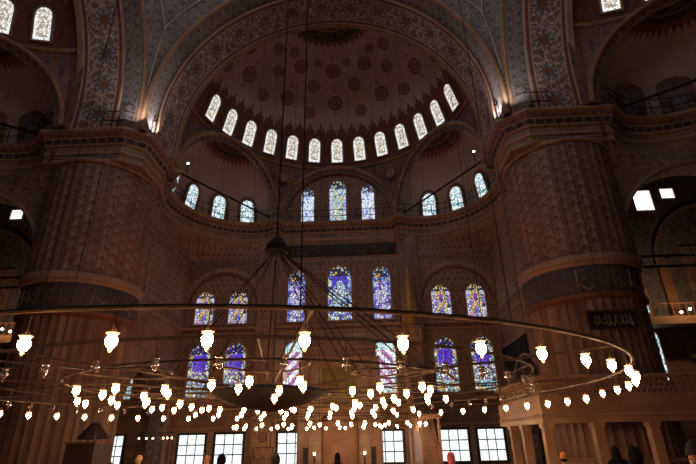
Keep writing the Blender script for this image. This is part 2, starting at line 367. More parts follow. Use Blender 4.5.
# ------------------------------------------------------------------ mesh building
class MB:
    def __init__(s): s.v, s.f, s.uv, s.mi, s.mats = [], [], [], [], []
    def mat(s, m):
        if isinstance(m, str): m = MAT[m]
        if m not in s.mats: s.mats.append(m)
        return s.mats.index(m)
    def face(s, pts, uvs, m):
        b = len(s.v); s.v += [tuple(p) for p in pts]; s.f.append(tuple(range(b, b+len(pts)))); s.uv += uvs; s.mi.append(s.mat(m))
    def sheet(s, fn, nu, nv, m, uvf=None, closed=False):
        """grid of fn(a, b), a and b from 0 to 1; uv in metres unless uvf is given"""
        k = s.mat(m); b = len(s.v)
        P = [[Vector(fn(i/nu, j/nv)) for j in range(nv+1)] for i in range(nu+1)]
        for r in P: s.v += [tuple(p) for p in r]
        mid = nv//2
        if uvf is None:
            us = [0.0]
            for i in range(nu): us.append(us[-1] + (P[i+1][mid] - P[i][mid]).length)
            vs = [0.0]; mi = nu//2
            for j in range(nv): vs.append(vs[-1] + (P[mi][j+1] - P[mi][j]).length)
            g = lambda i, j: (us[i], vs[j])
        else: g = lambda i, j: uvf(i/nu, j/nv)
        for i in range(nu):
            for j in range(nv):
                a = b + i*(nv+1) + j
                s.f.append((a, a+nv+1, a+nv+2, a+1)); s.mi.append(k)
                s.uv += [g(i, j), g(i+1, j), g(i+1, j+1), g(i, j+1)]
    def box(s, x0, x1, y0, y1, z0, z1, m):
        X0, X1, Y0, Y1, Z0, Z1 = min(x0, x1), max(x0, x1), min(y0, y1), max(y0, y1), min(z0, z1), max(z0, z1)
        P = lambda a, b, c: ((X0, X1)[a], (Y0, Y1)[b], (Z0, Z1)[c])
        for q in (((0,0,0),(1,0,0),(1,0,1),(0,0,1)), ((1,1,0),(0,1,0),(0,1,1),(1,1,1)), ((0,1,0),(0,0,0),(0,0,1),(0,1,1)),
                  ((1,0,0),(1,1,0),(1,1,1),(1,0,1)), ((0,0,1),(1,0,1),(1,1,1),(0,1,1)), ((0,1,0),(1,1,0),(1,0,0),(0,0,0))):
            pts = [P(*c) for c in q]
            if q[0][2] == q[1][2] == q[2][2]: uv = [(p[0], p[1]) for p in pts]
            elif q[0][1] == q[1][1] == q[2][1]: uv = [(p[0], p[2]) for p in pts]
            else: uv = [(p[1], p[2]) for p in pts]
            s.face(pts, uv, m)
    def tube(s, path, r, m, n=8, closed=False, caps=True):
        """round bar along a path"""
        path = [Vector(p) for p in path]; k = s.mat(m); b = len(s.v); N = len(path); L = 0
        rad = r if callable(r) else (lambda t: r)
        prev = None
        for i, p in enumerate(path):
            if closed: t = path[(i+1) % N] - path[i-1]
            else: t = path[min(i+1, N-1)] - path[max(i-1, 0)]
            t.normalize()
            a = Vector((0, 0, 1)) if abs(t.z) < 0.9 else Vector((1, 0, 0))
            if prev is not None: a = prev
            x = (a - t*a.dot(t)).normalized(); prev = x; y = t.cross(x)
            rr = rad(i/max(N-1, 1))
            for j in range(n):
                w_ = 2*pi*j/n; s.v.append(tuple(p + x*(rr*cos(w_)) + y*(rr*sin(w_))))
        for i in range(N if closed else N-1):
            i2 = (i+1) % N
            for j in range(n):
                j2 = (j+1) % n
                s.f.append((b+i*n+j, b+i*n+j2, b+i2*n+j2, b+i2*n+j)); s.mi.append(k)
                s.uv += [(i, j/n), (i, (j+1)/n), (i+1, (j+1)/n), (i+1, j/n)]
        if caps and not closed:
            for base, rev in ((b, True), (b+(N-1)*n, False)):
                idx = list(range(base, base+n)); idx = idx[::-1] if rev else idx
                s.f.append(tuple(idx)); s.mi.append(k); s.uv += [(0, 0)]*n
    def lathe(s, prof, c, m, n=24, a0=0.0, a1=2*pi, rfun=None, uscale=None):
        """prof = [(r, z)...] turned about a vertical axis through c"""
        vs = [0.0]
        for p, q in zip(prof, prof[1:]): vs.append(vs[-1] + hypot(q[0]-p[0], q[1]-p[1]))
        R0 = uscale if uscale else max(p[0] for p in prof)
        def fn(a, b):
            j = round(b*(len(prof)-1)); r, z = prof[j]; t = a0 + (a1-a0)*a
            if rfun: r = rfun(r, t, j)
            return (c[0] + r*cos(t), c[1] + r*sin(t), c[2] + z)
        s.sheet(fn, n, len(prof)-1, m, lambda a, b: ((a0 + (a1-a0)*a)*R0, vs[round(b*(len(prof)-1))]))
    def sphere(s, c, r, m, nu=16, nv=10, sz=(1, 1, 1)):
        s.sheet(lambda a, b: (c[0] + r*sz[0]*cos(2*pi*a)*sin(pi*b), c[1] + r*sz[1]*sin(2*pi*a)*sin(pi*b), c[2] - r*sz[2]*cos(pi*b)), nu, nv, m)
    def build(s, name, parent=None, smooth=False, T=None, merge=True):
        me = bpy.data.meshes.new(name)
        v = s.v if T is None else [tuple(T @ Vector(p)) for p in s.v]
        me.from_pydata(v, [], s.f)
        l = me.uv_layers.new(name='UVMap'); flat = [x for p in s.uv for x in p]; l.data.foreach_set('uv', flat)
        for m in s.mats: me.materials.append(m)
        me.polygons.foreach_set('material_index', s.mi)
        if merge:
            bm = bmesh.new(); bm.from_mesh(me); bmesh.ops.remove_doubles(bm, verts=bm.verts, dist=1e-4); bm.to_mesh(me); bm.free()
        if smooth:
            me.polygons.foreach_set('use_smooth', [True]*len(me.polygons))
            try: me.set_sharp_from_angle(angle=radians(40))
            except Exception: pass
        me.update()
        o = bpy.data.objects.new(name, me); C.objects.link(o)
        if parent is not None:
            o.parent = parent
            o.matrix_parent_inverse = Matrix.Translation(-Vector(parent.location)) if parent.get('_w') else Matrix()
        return o

def tag(o, label=None, cat=None, group=None, kind=None):
    if label: o['label'] = label
    if cat: o['category'] = cat
    if group: o['group'] = group
    if kind: o['kind'] = kind
    return o
def empty(name, loc=(0, 0, 0)):
    o = bpy.data.objects.new(name, None); C.objects.link(o); o.location = loc; o.empty_display_size = 0.2
    return o
def part(mb, name, parent, smooth=False, T=None, label=None, merge=True):
    """a part whose mesh is given in world coordinates under an empty that stands at parent.location"""
    Tm = Matrix.Translation(-Vector(parent.location))
    if T is not None: Tm = Tm @ T
    o = mb.build(name, parent, smooth, Tm, merge)
    if label: o['label'] = label
    return o
def struct(mb, name, label, cat, smooth=False, T=None, merge=True):
    return tag(mb.build(name, None, smooth, T, merge), label, cat, kind='structure')

# ================================================================== ARCHITECTURE
YL = 15.03                                  # building centre to half-dome centre
def apse_T(ang): return Matrix.Translation((0, BY, 0)) @ Matrix.Rotation(ang, 4, 'Z') @ Matrix.Translation((0, YL, 0))
ZS, ZF, ZLEDGE = 20.4, 18.9, 18.9
def arch_base(R, a, y, zs=ZS, zf=ZF):
    leg = zs - zf; L = 2*leg + pi*R; d = a*L
    if d < leg: return (R, y, zf + d)
    if d > L - leg: return (-R, y, zf + (L - d))
    t = (d - leg)/R
    return (R*cos(t), y, zs + R*sin(t))
def sweep(mb, path, prof, mats, closed=False, out=1, seg_uv0=0.0):
    """sweep a profile [(offset towards the room, z)...] along a plan path; mats names the material of each profile face"""
    N = len(path); P = [Vector((p[0], p[1])) for p in path]; nor = []
    for i in range(N):
        if closed: a, b = P[i-1], P[(i+1) % N]; e1, e2 = (P[i]-a), (b-P[i])
        else: e1 = P[i]-P[max(i-1, 0)]; e2 = P[min(i+1, N-1)]-P[i]
        if e1.length < 1e-6: e1 = e2
        if e2.length < 1e-6: e2 = e1
        n1 = Vector((-e1.y, e1.x)).normalized()*out; n2 = Vector((-e2.y, e2.x)).normalized()*out
        n = n1 + n2; n.normalize(); n /= max(n.dot(n1), 0.45); nor.append(n)
    idx = list(range(N)) + ([0] if closed else [])
    us = [seg_uv0]
    for i, j in zip(idx, idx[1:]): us.append(us[-1] + (P[j]-P[i]).length)
    for k in range(len(prof)-1):
        (d0, z0), (d1, z1) = prof[k], prof[k+1]; h = hypot(d1-d0, z1-z0)
        for q in range(len(idx)-1):
            i, j = idx[q], idx[q+1]
            pt = lambda i, d, z: (P[i].x + nor[i].x*d, P[i].y + nor[i].y*d, z)
            mb.face([pt(i, d0, z0), pt(j, d0, z0), pt(j, d1, z1), pt(i, d1, z1)], [(us[q], 0), (us[q+1], 0), (us[q+1], h), (us[q], h)], mats[k])
CORNICE = [(0, 17.3), (0.10, 17.36), (0.10, 17.52), (0.0, 17.56), (0.0, 17.92), (0.12, 17.97), (0.48, 18.66), (0.6, 18.7), (0.6, 18.84), (0.55, 18.9), (-0.25, 18.9)]
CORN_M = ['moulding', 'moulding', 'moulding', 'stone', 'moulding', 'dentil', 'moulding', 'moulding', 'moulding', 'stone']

EXN = [57.0]
def ex_frame(s):
    a = radians(EXN[0]); n = Vector((s*sin(a), cos(a), 0)); t = Vector((s*cos(a), -sin(a), 0)); return n*9.3, n, t
def exedra_pt(s, az, el, A=4.2, B=5.1, H=5.1, z0=ZF):
    c, n, t = ex_frame(s); p = c + n*(A*cos(az)*cos(el)) + t*(B*sin(az)*cos(el)); return (p.x, p.y, z0 + H*sin(el))
def mid_exedra_pt(az, el): return (5.0*sin(az)*cos(el), 9.5 + 4.2*cos(az)*cos(el), ZF + 5.0*sin(el))

WN = [0]
def outline(w, h, n=10, point=0.12):
    r = w/2; pts = [(-r, 0), (r, 0)]
    hr = r*(1+point)
    for i in range(n+1):
        t = pi*i/n; pts.append((r*cos(t), h - hr + hr*sin(t)))
    return pts
def window(P, U, V, w, h, kind, label, T=None, frame=0.12, depth=0.14, halo=0.0, halo_mat='red_ground', rect=False, bars=None, fm='moulding', cat='window'):
    """an arched window standing on P (middle of its sill), U along its width, V up; its face looks along N"""
    P, U, V = Vector(P), Vector(U).normalized(), Vector(V).normalized()
    if T is not None: P = T @ P; U = T.to_3x3() @ U; V = T.to_3x3() @ V
    Nn = U.cross(V).normalized()
    WN[0] += 1
    e = empty('window_%d' % WN[0], P); tag(e, label, cat, kind='structure')
    at = lambda x, y, z: tuple(P + U*x + V*y + Nn*z)
    o = [(-w/2, 0), (w/2, 0), (w/2, h), (-w/2, h)] if rect else outline(w, h)
    mb = MB(); mb.face([at(x, y, 0.03) for x, y in o], [(x/w + 0.5, y/h) for x, y in o], GLASS[kind]); part(mb, 'pane', e)
    mb = MB(); N = len(o)
    cx, cy = 0, h/2
    def off(k, d):
        x, y = o[k]; a = o[k-1]; b = o[(k+1) % N]
        tx, ty = b[0]-a[0], b[1]-a[1]; L = hypot(tx, ty); nx, ny = ty/L, -tx/L
        e1 = (x-a[0], y-a[1]); l1 = hypot(*e1); c_ = max(0.5, abs(nx*e1[1]/l1 - ny*e1[0]/l1)) if l1 > 1e-6 else 1
        return x + nx*d/c_, y + ny*d/c_
    for i in range(N):
        j = (i+1) % N; a0, b0, a1, b1 = o[i], o[j], off(i, frame), off(j, frame)
        L = hypot(b0[0]-a0[0], b0[1]-a0[1])
        q = [(0, 0), (L, 0), (L, frame), (0, frame)]
        mb.face([at(*a0, depth), at(*b0, depth), at(*b1, depth), at(*a1, depth)][::-1], q, fm)
        mb.face([at(*a0, 0.0), at(*b0, 0.0), at(*b0, depth), at(*a0, depth)][::-1], q, fm)
        mb.face([at(*a1, -0.25), at(*b1, -0.25), at(*b1, depth), at(*a1, depth)], q, fm)
    part(mb, 'window_frame', e)
    if halo:
        mb = MB(); o2 = outline(w + 2*halo, h + halo*1.5, 14, 0.25)
        mb.face([at(x, y-halo*0.4, 0.012) for x, y in o2], [(x, y) for x, y in o2], halo_mat); part(mb, 'painted_surround', e)
    if bars:
        mb = MB(); nx, ny, t = bars
        xs = [-w/2 + w*k/nx for k in range(1, nx)]; ys = [h*k/ny for k in range(1, ny)]
        for x in xs: mb.tube([at(x, 0, 0.07), at(x, h, 0.07)], t, 'iron', 6)
        for y in ys: mb.tube([at(-w/2, y, 0.07), at(w/2, y, 0.07)], t, 'iron', 6)
        part(mb, 'muntins', e)
    return e

ORD = ['first', 'second', 'third', 'fourth', 'fifth', 'sixth', 'seventh', 'eighth', 'ninth', 'tenth', 'eleventh', 'twelfth', 'thirteenth', 'fourteenth', 'fifteenth', 'sixteenth', 'seventeenth', 'eighteenth', 'nineteenth', 'twentieth', 'twenty-first', 'twenty-second', 'twenty-third', 'twenty-fourth']
SR, SZ = 10.36, 22.75
def dome_pt(az, el, R=SR): return (R*sin(az)*cos(el), R*cos(az)*cos(el), SZ + R*sin(el))
EL0 = math.asin((24.3-SZ)/SR)

MAT['halfdome'] = halfdome_mat('half_dome_painted', fr=4.15, step=1.07)
def fringe_ring_mat(name, n=22):
    m = M(name, 0.8); u, v = m.uv()
    e = u + (v*float(n)).cos().abs()*0.55
    blob = (v*float(n)*2.0).sin().gt(0.2)*u.lt(0.4)
    c = m.mix(e.lt(1.0), (0.42, 0.27, 0.225), (0.19, 0.075, 0.055)); c = m.mix(blob*0.5, c, (0.10, 0.06, 0.06))
    return m.base(c)
MAT['fringe_ring'] = fringe_ring_mat('leafy_ring')

def dome_disc(mb, az, el, rad, mat, R=SR, k=0.012):
    n = Vector((sin(az)*cos(el), cos(az)*cos(el), sin(el))); t1 = n.cross(Vector((0, 0, 1))).normalized(); t2 = t1.cross(n)
    ro = rad/R; c = Vector((0, 0, SZ))
    def fn(a, b):
        ph = 2*pi*a; pet = 1 + 0.07*cos(12*ph)*b
        q = (n*cos(ro*b*pet) + (t1*cos(ph) + t2*sin(ph))*sin(ro*b*pet)); return c + q*(R-k)
    mb.sheet(fn, 48, 3, mat, lambda a, b: (b, 2*pi*a))

def build_apse(ang, side):
    """side: 'north' has the flat lunette in the middle; 'west' and 'east' have a third exedra"""
    T = apse_T(ang); flat = side == 'north'; EXN[0] = 57.0 if flat else 60.0
    S = {'north': 'over the mihrab', 'west': 'on the left side', 'east': 'on the right side'}[side]
    # ---- great arch
    mb = MB(); N = 72; dR = 0.0 if flat else 0.7
    def arch_pt(R, a, y, zs=ZS, zf=ZF-0.05): return arch_base(R + dR, a, y, zs, zf)
    mb.sheet(lambda a, b: arch_pt(10.5-0.04*b, a, -3.9+1.15*b), N, 1, 'blue_band')
    mb.sheet(lambda a, b: arch_pt(10.46-0.2*b, a, -2.75), N, 1, 'red_moulding')
    mb.sheet(lambda a, b: arch_pt(10.26-0.16*b, a, -2.75+2.45*b), N, 2, 'dome_band')
    mb.sheet(lambda a, b: arch_pt(10.1-0.08*b, a, -0.3+0.3*b), N, 1, 'ridge')
    mb.sheet(lambda a, b: arch_pt(10.02+2.2*b, a, 0.0), N, 1, 'plaster')
    struct(mb, 'great_arch', 'wide painted arch with flowered band spanning in front of the half-dome ' + S, 'arch', True, T)
    mb = MB(); mb.tube([arch_pt(10.62, i/N, -3.95) for i in range(N+1)], 0.17, 'ridge', 8)
    mb.tube([arch_pt(10.3, i/N, -2.78) for i in range(N+1)], 0.06, 'moulding', 6)
    struct(mb, 'arch_moulding', 'rounded ochre moulding on the edge of the great arch ' + S, 'moulding', True, T)
    # ---- half-dome
    mb = MB()
    mb.sheet(lambda a, b: dome_pt(-pi/2 + pi*a, EL0 + (pi/2-EL0)*b), 90, 40, 'halfdome',
             lambda a, b: ((a-0.5)*pi*10.22, b*(pi/2-EL0)*SR))
    D = [(-16, 36.6, .52, 1), (16, 36.6, .52, 1), (-32, 41.2, .66, 1), (0, 41.8, .66, 0), (32, 41.2, .66, 1), (-47.5, 37.7, .55, 0), (47.5, 37.7, .55, 0),
         (-15.5, 49.5, .56, 1), (15.5, 49.5, .56, 1), (-62, 42, .66, 0), (62, 42, .66, 0), (-45, 50.8, .52, 1), (45, 50.8, .52, 1), (-29, 57.3, .6, 0), (29, 57.3, .6, 0),
         (0, 57.1, .62, 0), (-14, 60.7, .36, 0), (14, 60.7, .36, 1), (-41, 62, .42, 1), (41, 62, .42, 0), (-55, 59.5, .52, 0), (55, 59.5, .52, 0),
         (-77, 37, .5, 1), (77, 37, .5, 1), (-74, 50, .5, 0), (74, 50, .5, 0), (-70, 62, .4, 1), (70, 62, .4, 1)]
    for az, el, r, k in D:
        dome_disc(mb, radians(az), radians(el), r, 'med_blue' if k else 'med_red')
        if r > 0.6:
            for dz in (1.05, 1.35, -1.05): dome_disc(mb, radians(az), radians(el) + dz/SR, 0.13 if abs(dz) < 1.2 else 0.09, 'med_red')
    cr = [(90, 71.3, 'crown'), (71.3, 67.8, 'fringe_ring')]
    for e0, e1, m_ in cr:
        mb.sheet(lambda a, b: dome_pt(-pi/2 + pi*a, radians(e0 + (e1-e0)*b), SR-0.015), 60, 5, m_, lambda a, b: (b, pi*a))
    struct(mb, 'half_dome', 'plastered half-dome with painted medallions and dark leafy fringe ' + S, 'dome', True, T)
    # ---- spherical zone between the half-dome and the arches of its recesses
    mb = MB()
    ring = lambda az: (10.24*sin(az), 10.24*cos(az), 24.3)
    def opening(c, n, t, a_, zc):
        def fn(a, b):
            th = pi*a; A = Vector((c.x + t.x*a_*cos(th), c.y + t.y*a_*cos(th), zc + a_*sin(th)))
            az = atan2(A.x, A.y); B = Vector(ring(az)); k = b
            p = A*(1-k) + B*k
            rr = hypot(A.x, A.y)*(1-k) + 10.24*k + 0.18*sin(pi*k)
            q = hypot(p.x, p.y); return (p.x*rr/q, p.y*rr/q, p.z)
        mb.sheet(fn, 48, 5, 'red_ground')
        mid = [(c.x + t.x*a_*cos(pi*i/40) , c.y + t.y*a_*cos(pi*i/40), zc + a_*sin(pi*i/40)) for i in range(41)]
        ins = Vector((n.x, n.y, 0))*-0.12
        mb.tube([Vector(p) + ins for p in mid], 0.16, 'ridge', 8)
        mb.sheet(lambda a, b: (c.x + t.x*(a_+0.12-0.5*b)*cos(pi*a) - n.x*0.05 + n.x*0.35*b, c.y + t.y*(a_+0.12-0.5*b)*cos(pi*a) - n.y*0.05 + n.y*0.35*b, zc + (a_+0.12-0.5*b)*sin(pi*a)), 40, 1, 'blue_band')
    for s in (-1, 1):
        c, n, t = ex_frame(s); opening(c, n, t, 5.1, ZF)
    opening(Vector((0, 9.5, 0)), Vector((0, 1, 0)), Vector((1, 0, 0)), 5.0, ZF+0.05)
    for s in (-1, 1):
        for a0, a1 in ((26.9, 28.9), (85.4, 90.5)) if flat else ((26.9, 31.6), (88.4, 92)):
            R0, R1 = (10.74, 10.6) if a0 < 30 else (10.61, 10.65)
            def fn(a, b):
                az = radians(a0 + (a1-a0)*a)*s; r = (R0 + (R1-R0)*a)*(1-b) + 10.24*b + 0.18*sin(pi*b); return (r*sin(az), r*cos(az), ZF + (24.3-ZF)*b)
            mb.sheet(fn, 2, 8, 'red_ground')
    mb.tube([dome_pt(-pi/2 + pi*i/80, EL0, SR-0.05) for i in range(81)], 0.13, 'ridge', 8)
    for s in (-1, 1):
        az = radians(27.6)*s; r = 10.15
        p = Vector((r*sin(az), r*cos(az), 22.9)); n = Vector((-sin(az), -cos(az), 0)); t = Vector((cos(az), -sin(az), 0)); u_ = Vector((0, 0, 1))
        mb.sheet(lambda a, b: p + n*0.12 + t*(0.48*b*cos(2*pi*a)) + u_*(0.48*b*sin(2*pi*a)), 28, 2, 'med_blue', lambda a, b: (b, 2*pi*a))
    struct(mb, 'dome_zone', 'dark red painted wall with roundels between the arches under the half-dome ' + S, 'wall', True, T)
    # ---- exedras
    for s in (-1, 1):
        mb = MB()
        mb.sheet(lambda a, b: exedra_pt(s, -pi/2 + pi*a, radians(56)*b), 40, 16, 'exedra')
        mb.sheet(lambda a, b: exedra_pt(s, -pi/2 + pi*a, radians(56 + 11*b)), 40, 2, 'fringe_ring', lambda a, b: (1-b, pi*a))
        mb.sheet(lambda a, b: exedra_pt(s, -pi/2 + pi*a, radians(67 + 23*b)), 40, 4, 'crown', lambda a, b: (1-b, pi*a))
        lr = 'left' if s < 0 else 'right'
        struct(mb, 'exedra', 'small plastered half-dome with dark crown, %s recess of the large half-dome %s' % (lr, S), 'dome', True, T)
    mb = MB()
    if flat:
        a_ = 5.0
        mb.sheet(lambda a, b: ((a_-0.3)*cos(pi*a), 9.75 + 0.42*b, ZF + (a_-0.3)*sin(pi*a)), 40, 1, 'red_ground')
        mb.sheet(lambda a, b: ((a_)*cos(pi*a)*b, 10.13, ZF + (a_)*sin(pi*a)*b), 40, 6, 'tile_small', lambda a, b: (a_*cos(pi*a)*b, a_*sin(pi*a)*b))
        mb.sheet(lambda a, b: ((a_-1.25)*cos(pi*a)*1.0, 10.11-0.01*b, ZF + (a_-1.25+0.16*b)*sin(pi*a)), 40, 1, 'ridge')
        struct(mb, 'lunette_wall', 'tiled arched wall with three tall stained windows above the mihrab balcony', 'wall', True, T)
    else:
        mb.sheet(lambda a, b: mid_exedra_pt(-pi/2 + pi*a, pi/2*b), 40, 20, 'exedra')
        struct(mb, 'exedra', 'small plastered half-dome, middle recess of the large half-dome ' + S, 'dome', True, T)
    # ---- half-dome windows
    for k in range(-6, 7):
        if side != 'north' and (k > 3 if side == 'west' else k < -3) : pass
        az = k*(0.21 if flat else 0.2235); el0, el1 = math.asin((24.87-SZ)/SR), math.asin((26.95-SZ)/SR)
        p0, p1 = Vector(dome_pt(az, el0, SR-0.1)), Vector(dome_pt(az, el1, SR-0.1))
        U = Vector((cos(az), -sin(az), 0))
        lab = 'bright arched window in the ring of the half-dome, %s from left, %s' % (ORD[k+6], S)
        window(p0, U, (p1-p0), 0.98, (p1-p0).length, 'warm', lab, T, frame=0.1, depth=0.1, halo=0.22)
    # ---- exedra windows
    for s in (-1, 1):
        lr = 'left' if s < 0 else 'right'
        for q, az in enumerate((-52, -21, 10.5, 42)):
            if side != 'north': continue
            a = radians(az); e0, e1 = 0.02, 0.40
            p0, p1 = Vector(exedra_pt(s, a, e0, 4.05, 4.95)), Vector(exedra_pt(s, a, e1, 4.05, 4.95))
            d = Vector(exedra_pt(s, a+0.02, e0, 4.05, 4.95)) - p0
            if s < 0: d = -d
            names = ['nearest the middle lunette', 'second from the middle lunette', 'third from the middle lunette', 'nearest the round pier']
            window(p0, d, (p1-p0), 1.05, 1.95, 'exedra', 'blue-green arched window in the %s exedra, %s' % (lr, names[q]), T, frame=0.1, depth=0.1, halo=0.3)
        if side != 'north':
            mb = MB()
            for az in (-52, -21, 10.5, 42):
                a = radians(az); p0, p1 = Vector(exedra_pt(s, a, 0.02, 4.1, 5.0)), Vector(exedra_pt(s, a, 0.40, 4.1, 5.0))
                d = (Vector(exedra_pt(s, a+0.02, 0.02, 4.1, 5.0)) - p0).normalized()*s; V_ = (p1-p0).normalized(); n_ = d.cross(V_)
                o = outline(1.9, 2.7, 12, 0.3); mb.face([p0 + d*x + V_*y for x, y in o], [(x, y) for x, y in o], 'red_ground')
                o = outline(0.9, 1.9, 12, 0.1); mb.face([p0 + d*x + V_*y + n_*0.02 for x, y in o], [(x, y) for x, y in o], 'side_blue')
            struct(mb, 'trim_1', 'dark painted arches round the blind windows of the %s exedra %s' % (lr, S), 'painted trim', False, T)
    if flat:
        for x, w_, h_, kd, nm in ((-2.62, 1.07, 3.3, 'lattice', 'left tall blue lattice window'), (0, 1.42, 4.05, 'lun', 'tall middle window with many-coloured glass'), (2.62, 1.07, 3.5, 'lattice', 'right tall blue lattice window')):
            window((x, 10.10, 18.88), (1, 0, 0), (0, 0, 1), w_, h_, kd, nm + ' in the arched wall above the mihrab balcony', T, frame=0.12)
    # ---- cornice and balcony ledge
    path = [(10.75, -0.3)]
    c, n, t = ex_frame(1)
    def ell(az, A=4.35, B=5.15): p = c + n*(A*cos(az)) + t*(B*sin(az)); return (p.x, p.y)
    right = [(11.3, 0.9)] + [ell(radians(a)) for a in (84, 76, 66, 55, 44, 33, 22, 11, 0, -11, -22, -33, -44, -55, -66, -76)] + [(5.15, 9.42)]
    if flat: mid = [(4.7, 10.2), (-4.7, 10.2)]
    else: mid = [(5.0*sin(radians(a)), 9.5 + 4.35*cos(radians(a))) for a in (84, 70, 55, 40, 25, 10, -10, -25, -40, -55, -70, -84)]
    full = right + mid + [(-x, y) for x, y in right[::-1]]
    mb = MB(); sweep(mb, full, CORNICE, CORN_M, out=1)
    # wall below: from the curved ledge to the straight walls
    def target(i, k):
        f = i/(k-1)
        return (12.3, 1.2 + 9.0*2*f) if f < 0.5 else (12.3 - 7.2*(2*f-1), 10.14)
    k = len(right); tg = [target(i, k) for i in range(k)]
    tgf = tg + ([(4.6, 10.2), (-4.6, 10.2)] if flat else [(x*0.98, 10.14) for x, y in mid]) + [(-x, y) for x, y in tg[::-1]]
    us = [0]
    for p, q in zip(full, full[1:]): us.append(us[-1] + hypot(q[0]-p[0], q[1]-p[1]))
    for i in range(len(full)-1):
        for j in range(6):
            def pt(i, j):
                f = j/6; g = f*f*(3-2*f)*0.5 + f*0.5; p, q = full[i], tgf[i]; return (p[0]*(1-g)+q[0]*g, p[1]*(1-g)+q[1]*g, 17.3 - 1.6*f)
            mb.face([pt(i, j), pt(i, j+1), pt(i+1, j+1), pt(i+1, j)], [(us[i], -j*0.3), (us[i], -(j+1)*0.3), (us[i+1], -(j+1)*0.3), (us[i+1], -j*0.3)], 'stone' if j < 2 else 'tile')
    struct(mb, 'cornice', 'stalactite cornice and balcony ledge running below the half-dome ' + S, 'cornice', False, T)
    return full

full_ledge = build_apse(0, 'north')
build_apse(pi/2, 'west')
build_apse(-pi/2, 'east')

# ---- pendentives, drum and main dome (above the picture, they let the daylight in)
def pend(q, label):
    T = Matrix.Translation((0, BY, 0)) @ Matrix.Diagonal((1 if q == 0 else -1, 1, 1, 1)); d = 11.08; Ra = 10.72; Rb = 11.42
    mb = MB(); lines = [[], []]
    def P(t, d_arc):     # d_arc metres from the first edge (negative: from the second)
        x, z = Ra*cos(t), ZS + Ra*sin(t)
        xb = sqrt(Rb*Rb - (z-ZS)**2); r = hypot(x, d); r2 = hypot(xb, d); a0, a1 = atan2(d, x), atan2(xb, d); L = abs(a0-a1)*r
        return r, a0, a1, L, z, r2
    def edge(t, k):
        r, a0, a1, L, z, r2 = P(t, 0); w_ = min(1.15, L*0.5)
        f = {0: 0, 1: w_/max(L, 1e-6), 2: 1 - w_/max(L, 1e-6), 3: 1}[k]; return r + (r2-r)*f, a0 + (a1-a0)*f, z
    ts = [pi/2*i/40 for i in range(41)]
    for k, m_ in ((0, 'blue_band'), (1, 'pendentive'), (2, 'blue_band')):
        def fn(a, b, k=k):
            t = pi/2*a; r, A, z = edge(t, k); r2, B, z = edge(t, k+1); g = A + (B-A)*b; r = r + (r2-r)*b; return (r*cos(g), r*sin(g), z)
        mb.sheet(fn, 40, 6, m_, lambda a, b, k=k: (a*17, (lambda t: (edge(t, k+1)[1]-edge(t, k)[1])*-edge(t, k)[0]*b)(pi/2*a)))
    for i in range(2):  # stilted feet under the springing
        pass
    mb.sheet(lambda a, b: (10.72 + (11.08-10.72)*a, 11.08 + (11.42-11.08)*a, ZF + (ZS-ZF)*b), 1, 1, 'blue_band')
    for k in (1, 2):
        pts = []
        for t in ts[4:]:
            r, A, z = edge(t, k); pts.append((r*cos(A)*0.995, r*sin(A)*0.995, z))
        mb.tube(pts, 0.045, 'white_line', 6)
    struct(mb, 'pendentive', label, 'pendentive', True, T)
MAT['white_line'] = plain('pale_painted_line', (0.42, 0.36, 0.32))
pend(0, 'curved painted triangle between the great arches above the right pier')
pend(1, 'curved painted triangle between the great arches above the left pier')
mb = MB(); mb.lathe([(11.08, 31.1), (10.7, 31.3), (10.7, 31.6), (11.1, 31.7), (11.1, 35.0), (10.2, 38.5), (8.0, 41.5), (5.0, 43.6), (2.0, 44.6), (0.05, 44.8)], (0, BY, 0), 'halfdome', 64, uscale=11)
struct(mb, 'ceiling', 'main dome and its drum, high over the middle of the hall', 'dome', True)
GLASS['drum'] = lit('drum_daylight', (0.80, 0.90, 1.0), DOME_E)
for k in range(24):
    a = 2*pi*k/24 + 0.13; p = Vector((11.0*cos(a), BY + 11.0*sin(a), 32.3))
    window(p, (sin(a), -cos(a), 0), (0, 0, 1), 1.3, 2.3, 'drum', 'arched window in the drum of the main dome', frame=0.12, depth=0.1)['group'] = 'windows of the main drum'

